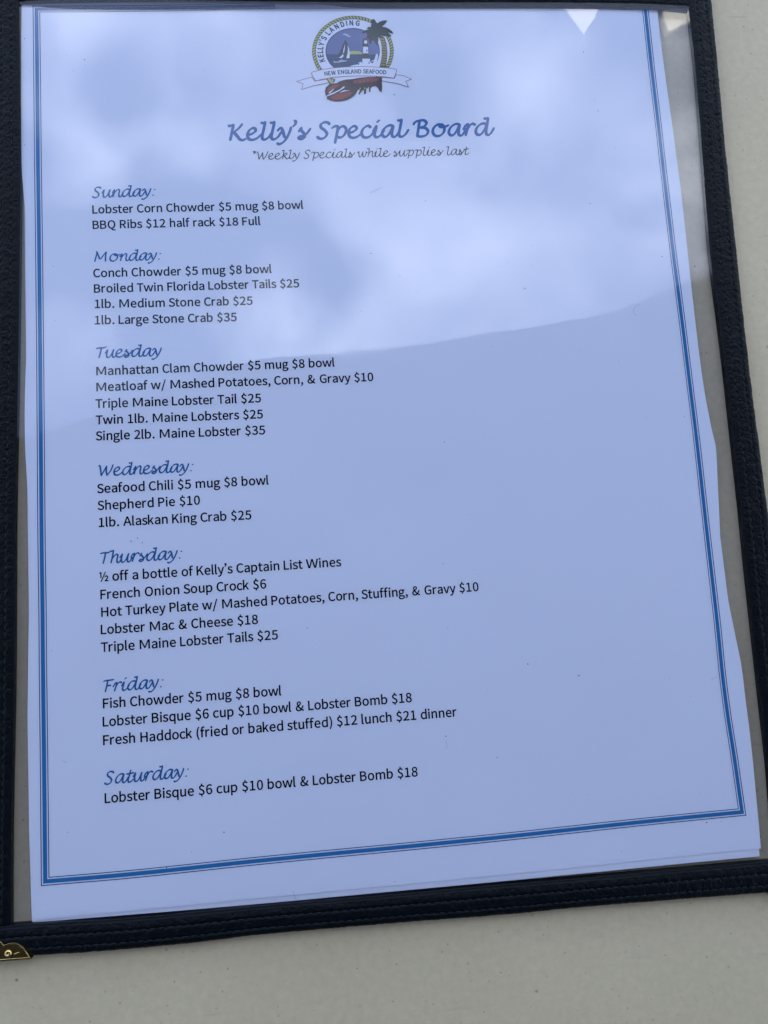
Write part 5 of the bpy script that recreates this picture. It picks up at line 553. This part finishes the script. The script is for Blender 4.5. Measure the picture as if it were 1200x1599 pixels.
# --- joined handwriting face, drawn as pen strokes (x height = 1)
HS = {
'K': (1.45, [[(0,1.22),(.14,1.2),(.42,1.3)],[(.40,1.3),(.28,.7),(.14,0)],[(1.08,1.33),(.8,1.0),(.42,.68)],[(.42,.68),(.68,.35),(.9,.06),(1.12,0),(1.35,.1)]]),
'e': (1.02, [[(.1,.42),(.4,.52),(.66,.74),(.62,.95),(.42,.99),(.14,.76),(.03,.38),(.14,.08),(.42,0),(.75,.12),(1.12,.45)]]),
'l': (.72, [[(.08,1.38),(.24,1.38),(.42,1.46)],[(.40,1.44),(.26,.8),(.14,.22),(.22,.02),(.42,.02),(.68,.22),(.92,.6)]]),
'y': (1.02, [[(-.08,.72),(.08,.92),(.2,.94),(.32,.7),(.46,.12)],[(.98,1.0),(.88,.66),(.62,.1),(.32,-.28),(.02,-.42),(-.14,-.34)]]),
"'": (.5, [[(.22,1.5),(.34,1.42),(.28,1.22),(.12,1.05)]]),
's': (.86, [[(.05,.62),(.3,.98),(.22,.8),(.34,.6),(.5,.36),(.46,.08),(.22,-.03),(.02,.08),(.12,.2),(.4,.22),(.65,.4),(.98,.85)]]),
'S': (1.2, [[(.98,1.15),(.92,1.3),(.6,1.34),(.32,1.16),(.34,.92),(.62,.68),(.78,.38),(.6,.06),(.24,-.03),(0,.14)]]),
'p': (1.28, [[(0,.85),(.2,1.0),(.5,1.02)],[(.5,1.02),(.38,.4),(.2,-.42)],[(.40,.55),(.62,.88),(.92,1.0),(1.12,.76),(1.02,.36),(.72,.06),(.38,.08)]]),
'c': (.95, [[(.78,.84),(.62,1.0),(.36,.92),(.1,.62),(.05,.28),(.2,.04),(.46,0),(.76,.15),(1.06,.52)]]),
'i': (.68, [[(.36,1.28),(.54,1.42)],[(.0,.52),(.3,1.0)],[(.3,1.0),(.2,.55),(.12,.2),(.2,.02),(.38,.02),(.64,.22),(.9,.6)]]),
'a': (1.26, [[(.98,.93),(.72,1.01),(.42,.9),(.13,.58),(.05,.24),(.2,.03),(.42,.07),(.7,.42),(.96,.95)],[(.98,.97),(.86,.45),(.86,.08),(1.04,0),(1.26,.2),(1.5,.6)]]),
'B': (1.5, [[(0,1.02),(.12,1.2),(.42,1.32),(.86,1.35),(1.06,1.15),(.9,.88),(.55,.75)],[(.5,1.26),(.36,.5),(.26,.03)],[(.55,.75),(.96,.7),(1.16,.42),(1.0,.1),(.6,-.02),(.22,.03)]]),
'o': (1.3, [[(.8,.96),(.45,.98),(.12,.68),(.05,.3),(.25,.02),(.6,.02),(.92,.3),(1.0,.66),(.86,.94),(.66,.98),(.62,.84),(.8,.76),(1.1,.8),(1.35,.92)]]),
'r': (.95, [[(-.02,.5),(.22,.9),(.42,1.0)],[(.42,1.0),(.3,.5),(.15,0)],[(.26,.42),(.5,.82),(.76,1.0),(.98,.9)]]),
'd': (1.32, [[(.98,.93),(.68,1.01),(.38,.88),(.12,.58),(.05,.24),(.2,.03),(.45,.07),(.75,.42),(.98,.9)],[(.78,1.4),(.92,1.39),(1.13,1.46)],[(1.12,1.45),(1.0,.85),(.9,.35),(.92,.06),(1.1,0),(1.32,.2),(1.56,.6)]]),
'W': (1.82, [[(0,1.24),(.14,1.26),(.26,.65),(.34,.02)],[(.34,.02),(.7,.7),(.95,1.18)],[(.95,1.18),(.92,.55),(1.02,.02)],[(1.02,.02),(1.45,.6),(1.72,1.3)]]),
'k': (1.1, [[(.08,1.38),(.24,1.38),(.42,1.46)],[(.40,1.44),(.28,.75),(.14,0)],[(.26,.5),(.55,.9),(.78,.98),(.84,.84),(.66,.6),(.36,.48)],[(.4,.5),(.62,.2),(.84,0),(1.04,.08),(1.25,.42)]]),
'w': (1.42, [[(-.1,.75),(.12,.98),(.12,.6),(.16,.1),(.32,.02),(.58,.4),(.76,.95)],[(.76,.95),(.74,.5),(.78,.08),(.94,.02),(1.2,.4),(1.32,.95)],[(1.30,.9),(1.38,.78),(1.5,.8)]]),
'h': (1.2, [[(.02,1.38),(.2,1.38),(.4,1.46)],[(.38,1.44),(.28,.75),(.12,0)],[(.2,.4),(.5,.84),(.78,1.0),(.9,.84),(.8,.32),(.86,.03),(1.04,.02),(1.36,.5)]]),
'u': (1.22, [[(-.06,.55),(.22,1.0)],[(.22,1.0),(.12,.45),(.16,.05),(.38,.02),(.68,.36),(.92,.95)],[(.94,1.0),(.82,.42),(.86,.04),(1.06,.02),(1.36,.5)]]),
't': (.82, [[(.48,1.32),(.3,.6),(.2,.2),(.28,.0),(.5,.02),(.82,.3)],[(0,.93),(.4,.95),(.85,1.02)]]),
'M': (1.95, [[(.2,1.36),(.3,1.3),(.22,.8),(.04,0)],[(.3,1.3),(.52,.75),(.75,.35),(1.1,.8),(1.5,1.3)],[(1.5,1.3),(1.42,.7),(1.42,0)]]),
'n': (1.2, [[(0,.55),(.28,1.0)],[(.28,1.0),(.2,.5),(.10,.0)],[(.18,.38),(.48,.82),(.76,1.0),(.88,.84),(.8,.32),(.86,.03),(1.04,.02),(1.36,.5)]]),
'T': (1.12, [[(0,1.18),(.3,1.24),(.9,1.24),(1.18,1.36)],[(.6,1.24),(.48,.6),(.34,0)]]),
'F': (1.12, [[(0,1.18),(.2,1.26),(.7,1.28),(1.15,1.32)],[(.48,1.26),(.36,.6),(.22,0)],[(.38,.68),(.85,.70)]]),
':': (.6, [[(.20,.07),(.30,.11)],[(.40,.84),(.50,.88)]]),
'*': (.75, [[(.45,1.45),(.38,1.0)],[(.2,1.38),(.62,1.1)],[(.22,1.1),(.62,1.34)]]),
' ': (.62, [])}
def hand(name, t, x0, y0, x1, y1, pen, material, cap=1.08, layer=0, label=None):
    total = sum(HS[c][0] for c in t)
    a = Vector((x0, y0)); b = Vector((x1, y1)); sc = (b-a).length/(total - .12)
    ux = (b-a).normalized(); uy = Vector((-ux.y, ux.x))
    acc = 0; V = []; F = []; kk = 0
    for ch in t:
        ad, strokes = HS[ch]
        for st in strokes:
            kk += 1
            P = [Vector((acc+x+.05*y, y if y < 1 else 1+(y-1)*cap)) for x, y in st]
            n = max(3, 5*(len(P)-1)+1); Q = resample([(q.x, q.y) for q in P], n)
            lz = layer + (kk % 3)*.28
            base = len(V)
            def put(q):
                w = a + ux*q.x*sc + uy*q.y*sc*SY
                V.append((w.x*MM, w.y*MM, (zpaper(w.x, w.y)+LZ+lz*LS)*MM))
            for i, q in enumerate(Q):
                tt = (Q[min(i+1, n-1)]-Q[max(i-1, 0)]).normalized(); nn_ = Vector((-tt.y, tt.x))
                ang = math.atan2(tt.y, tt.x); w = pen*(.60+.46*abs(math.sin(ang-R(38))))
                if i in (0, n-1): w *= .85
                put(q+nn_*w/2); put(q-nn_*w/2)
                if i: F.append((base+2*i-2, base+2*i-1, base+2*i+1, base+2*i))
            # rounded ends
            for i, sgn in ((0, -1), (n-1, 1)):
                tt = (Q[1]-Q[0]).normalized() if i == 0 else (Q[-1]-Q[-2]).normalized(); nn_ = Vector((-tt.y, tt.x)); w = pen*.66
                b0 = len(V)
                for an in (-60, -20, 20, 60): put(Q[i] + tt*sgn*math.cos(R(an))*w*.42 + nn_*math.sin(R(an))*w*.42)
                l, r = base+2*i, base+2*i+1
                F.append((r, b0, b0+1, b0+2, b0+3, l))
        acc += ad
    o = mesh(name, V, F, material, menu)
    if label: o['label'] = label
    return o
SY = 1.0
hand('title_text', TITLE[0], *TITLE[1:], .25, M['title_edge'], label='large blue handwriting reading Kelly\'s Special Board')
hand('title_fill', TITLE[0], *TITLE[1:], .15, M['title'], layer=1.2)
hand('subtitle_text', SUB[0], *SUB[1:], .165, M['sub'], label='small dark handwriting reading *Weekly Specials while supplies last')
for t, x0, y0, x1, y1 in HEAD: hand('day_heading', t, x0, y0, x1, y1, .215, M['head'], label='blue heading reading ' + t)
# --- round emblem
logo = bpy.data.objects.new('emblem', None); COL.objects.link(logo); logo.parent = menu; logo['label'] = 'round rope emblem with sailboat, lighthouse, palm tree and lobster'
groups = {}
for nm, c, pl, ly in LOGO: groups.setdefault(nm, []).append((c, pl, ly))
for nm, items in groups.items():
    cols = sorted({c for c, _, _ in items}); V = []; F = []; mi = []
    for c, pl, ly in items:
        a = sum(p1[0]*p2[1]-p2[0]*p1[1] for p1, p2 in zip(pl, pl[1:]+pl[:1]))
        if a < 0: pl = pl[::-1]
        b = len(V); V += [(x*MM, y*MM, (zlogo(x, y)+LZ+ly*LS)*MM) for x, y in pl]
        if len(pl) == 160:      # ring: quads between the two circles
            n = 80
            for i in range(n-1): F.append((b+i, b+i+1, b+158-i, b+159-i)); mi.append(cols.index(c))
        else: F.append(tuple(range(b, b+len(pl)))); mi.append(cols.index(c))
    o = mesh(nm, V, F, PM[cols[0]], logo)
    for c in cols[1:]: o.data.materials.append(PM[c])
    for pl_, k in zip(o.data.polygons, mi): pl_.material_index = k
def letters(frames, hmm, name, material, bold, layer, hs=.86):
    items = []
    for ch, x, y, ux_, uy_ in frames:
        if ch == ' ': continue
        lo, hi = extent(ch); up = Vector((ux_, uy_)); rt = Vector((up.y, -up.x)); k = hmm/257
        def fn(gx, gy, x=x, y=y, up=up, rt=rt, k=k, mid=(lo+hi)/2): q = Vector((x, y)) + rt*(gx-mid)*k*hs + up*gy*k; return q.x, q.y
        items.append((ch, fn))
    return ink(name, glyph_curve(items, bold), material, logo, layer, zlogo)
letters(ARC, ARC_H*1.02, 'arched_lettering', PM['navy'], 14, 4)['label'] = "navy lettering reading KELLY'S LANDING"
letters(BAN, BAN_H, 'ribbon_lettering', PM['navy'], 11, 11, hs=.92)['label'] = 'navy lettering reading NEW ENGLAND SEAFOOD'
# ---------------------------------------------------------------- dust and fibres on the film
V = []; F = []
def disc(x, y, r, st=1.):
    b = len(V); an0 = random.random()*6.3; k = 7
    for i in range(k):
        rr = r*random.uniform(.6, 1.15); an = an0 + i/k*6.283
        V.append(((x+rr*math.cos(an)*st)*MM, (y+rr*math.sin(an))*MM, (zvinyl(x, y)+.03)*MM))
    V.append((x*MM, y*MM, (zvinyl(x, y)+.03+r*.5)*MM))
    for i in range(k): F.append((b+i, b+(i+1) % k, b+k))
for x, y in SPECK: disc(x, y, random.uniform(.10, .24), random.uniform(.7, 1.3))
for _ in range(70):
    u, v = random.random(), random.random(); g_ = grid[int(v*140)+4][int(u*98)+5]; disc(g_.x, g_.y, random.uniform(.05, .12))
tag(mesh('dust', V, F, M['speck']), 'tiny dark specks of dust scattered over the clear vinyl', 'dust', 'stuff')
names = ['curled pale fibre on the vinyl near the right border, below the bright reflection', 'short straight fibre on the vinyl right of the word dinner', 'short fibre at the lower left edge of the paper',
         'short slanted fibre near the lower right border', 'short fibre on the left border beside the word Lobster Bisque', 'long faint scratch-like fibre right of the Sunday heading', 'short upright fibre near the bottom edge of the paper']
for pts, lb in zip(HAIR, names):
    Q = resample(pts, 14); V = []; F = []
    for i, q in enumerate(Q):
        tt = (Q[min(i+1, 13)]-Q[max(i-1, 0)]).normalized(); nn_ = Vector((-tt.y, tt.x)); z = zvinyl(q.x, q.y)+.06
        for s in range(5):
            an = s/5*6.283; p = q+nn_*math.cos(an)*.045; V.append((p.x*MM, p.y*MM, (z+math.sin(an)*.045)*MM))
        if i:
            for s in range(5): F.append(((i-1)*5+s, (i-1)*5+(s+1) % 5, i*5+(s+1) % 5, i*5+s))
    tag(mesh('fibre', V, F, M['hair'], None, True), lb, 'fibre', group='fibres on the vinyl')
# ---------------------------------------------------------------- what the film mirrors: awning overhead, white canopies beyond
aw = empty('awning', (0, 0, 1.5), 'grey canvas awning overhead whose front edge is mirrored across the vinyl', 'awning')
edge = resample(AWN, 120); V = []; F = []
edge = [Vector((-2.6, edge[0].y - .25))] + edge + [Vector((2.6, edge[-1].y+.1))]
n = len(edge)
for z in (1.5023, 1.507):
    for q in edge: V.append((q.x, q.y, z))
    for q in edge: V.append((q.x, -3.2, z+.25))
for i in range(n-1):
    F.append((i, i+1, n+i+1, n+i)); F.append((2*n+i+1, 2*n+i, 3*n+i, 3*n+i+1)); F.append((i+1, i, 2*n+i, 2*n+i+1)); F.append((n+i, n+i+1, 3*n+i+1, 3*n+i))
F.append((0, n, 3*n, 2*n)); F.append((n-1, 3*n-1, 4*n-1, 2*n-1)[::-1])
mesh('canopy', V, F, M['canvas'], aw)
wl = empty('light_block_wall', (0, -3.4, -.75), 'unseen dark slab added behind the awning to block low sky light', 'wall')  # added out of view to stop low sky light coming in under the awning
slab('blocker_panel', -4, 4, -.2, 0, 0, 2.75, M['canvas'], wl, .01)
slab('blocker_base', -4, 4, 0, .03, 0, .15, M['canvas'], wl, .005)
V = []; F = []
for i, q in enumerate(edge):
    for s in range(6): V.append((q.x, q.y+.006*math.cos(s/6*6.283), 1.5065+.006*math.sin(s/6*6.283)))
    if i:
        for s in range(6): F.append(((i-1)*6+s, (i-1)*6+(s+1) % 6, i*6+(s+1) % 6, i*6+s))
mesh('hem', V, F, M['canvas'], aw)
def peak(pts, label):
    P = [Vector(q) for q in pts]; c = sum(P, Vector())/len(P)
    back_ = Vector((0, .6, -.15)); n = len(P)
    V = [tuple(q) for q in P] + [tuple(q+back_) for q in P]
    F = [tuple(range(n)), tuple(range(n, 2*n))[::-1]] + [(i, i+n, (i+1) % n+n, (i+1) % n) for i in range(n)]
    e_ = empty('canvas_canopy', (0, 0, 0), label, 'canopy')
    o = mesh('roof_cloth', V, F, M['white_canvas'], e_)
    bm = bmesh.new(); bm.from_mesh(o.data); bmesh.ops.recalc_face_normals(bm, faces=bm.faces[:]); bm.to_mesh(o.data); bm.free()
A = Vector(T1[0]); peak([T1[0], A+(Vector(T1[1])-A)*1.8, A+(Vector(T1[2])-A)*1.8], 'sunlit white peaked canopy mirrored as a bright triangle at the top of the vinyl')
peak(T2, 'sunlit white canopy panel mirrored in the top right corner of the vinyl')
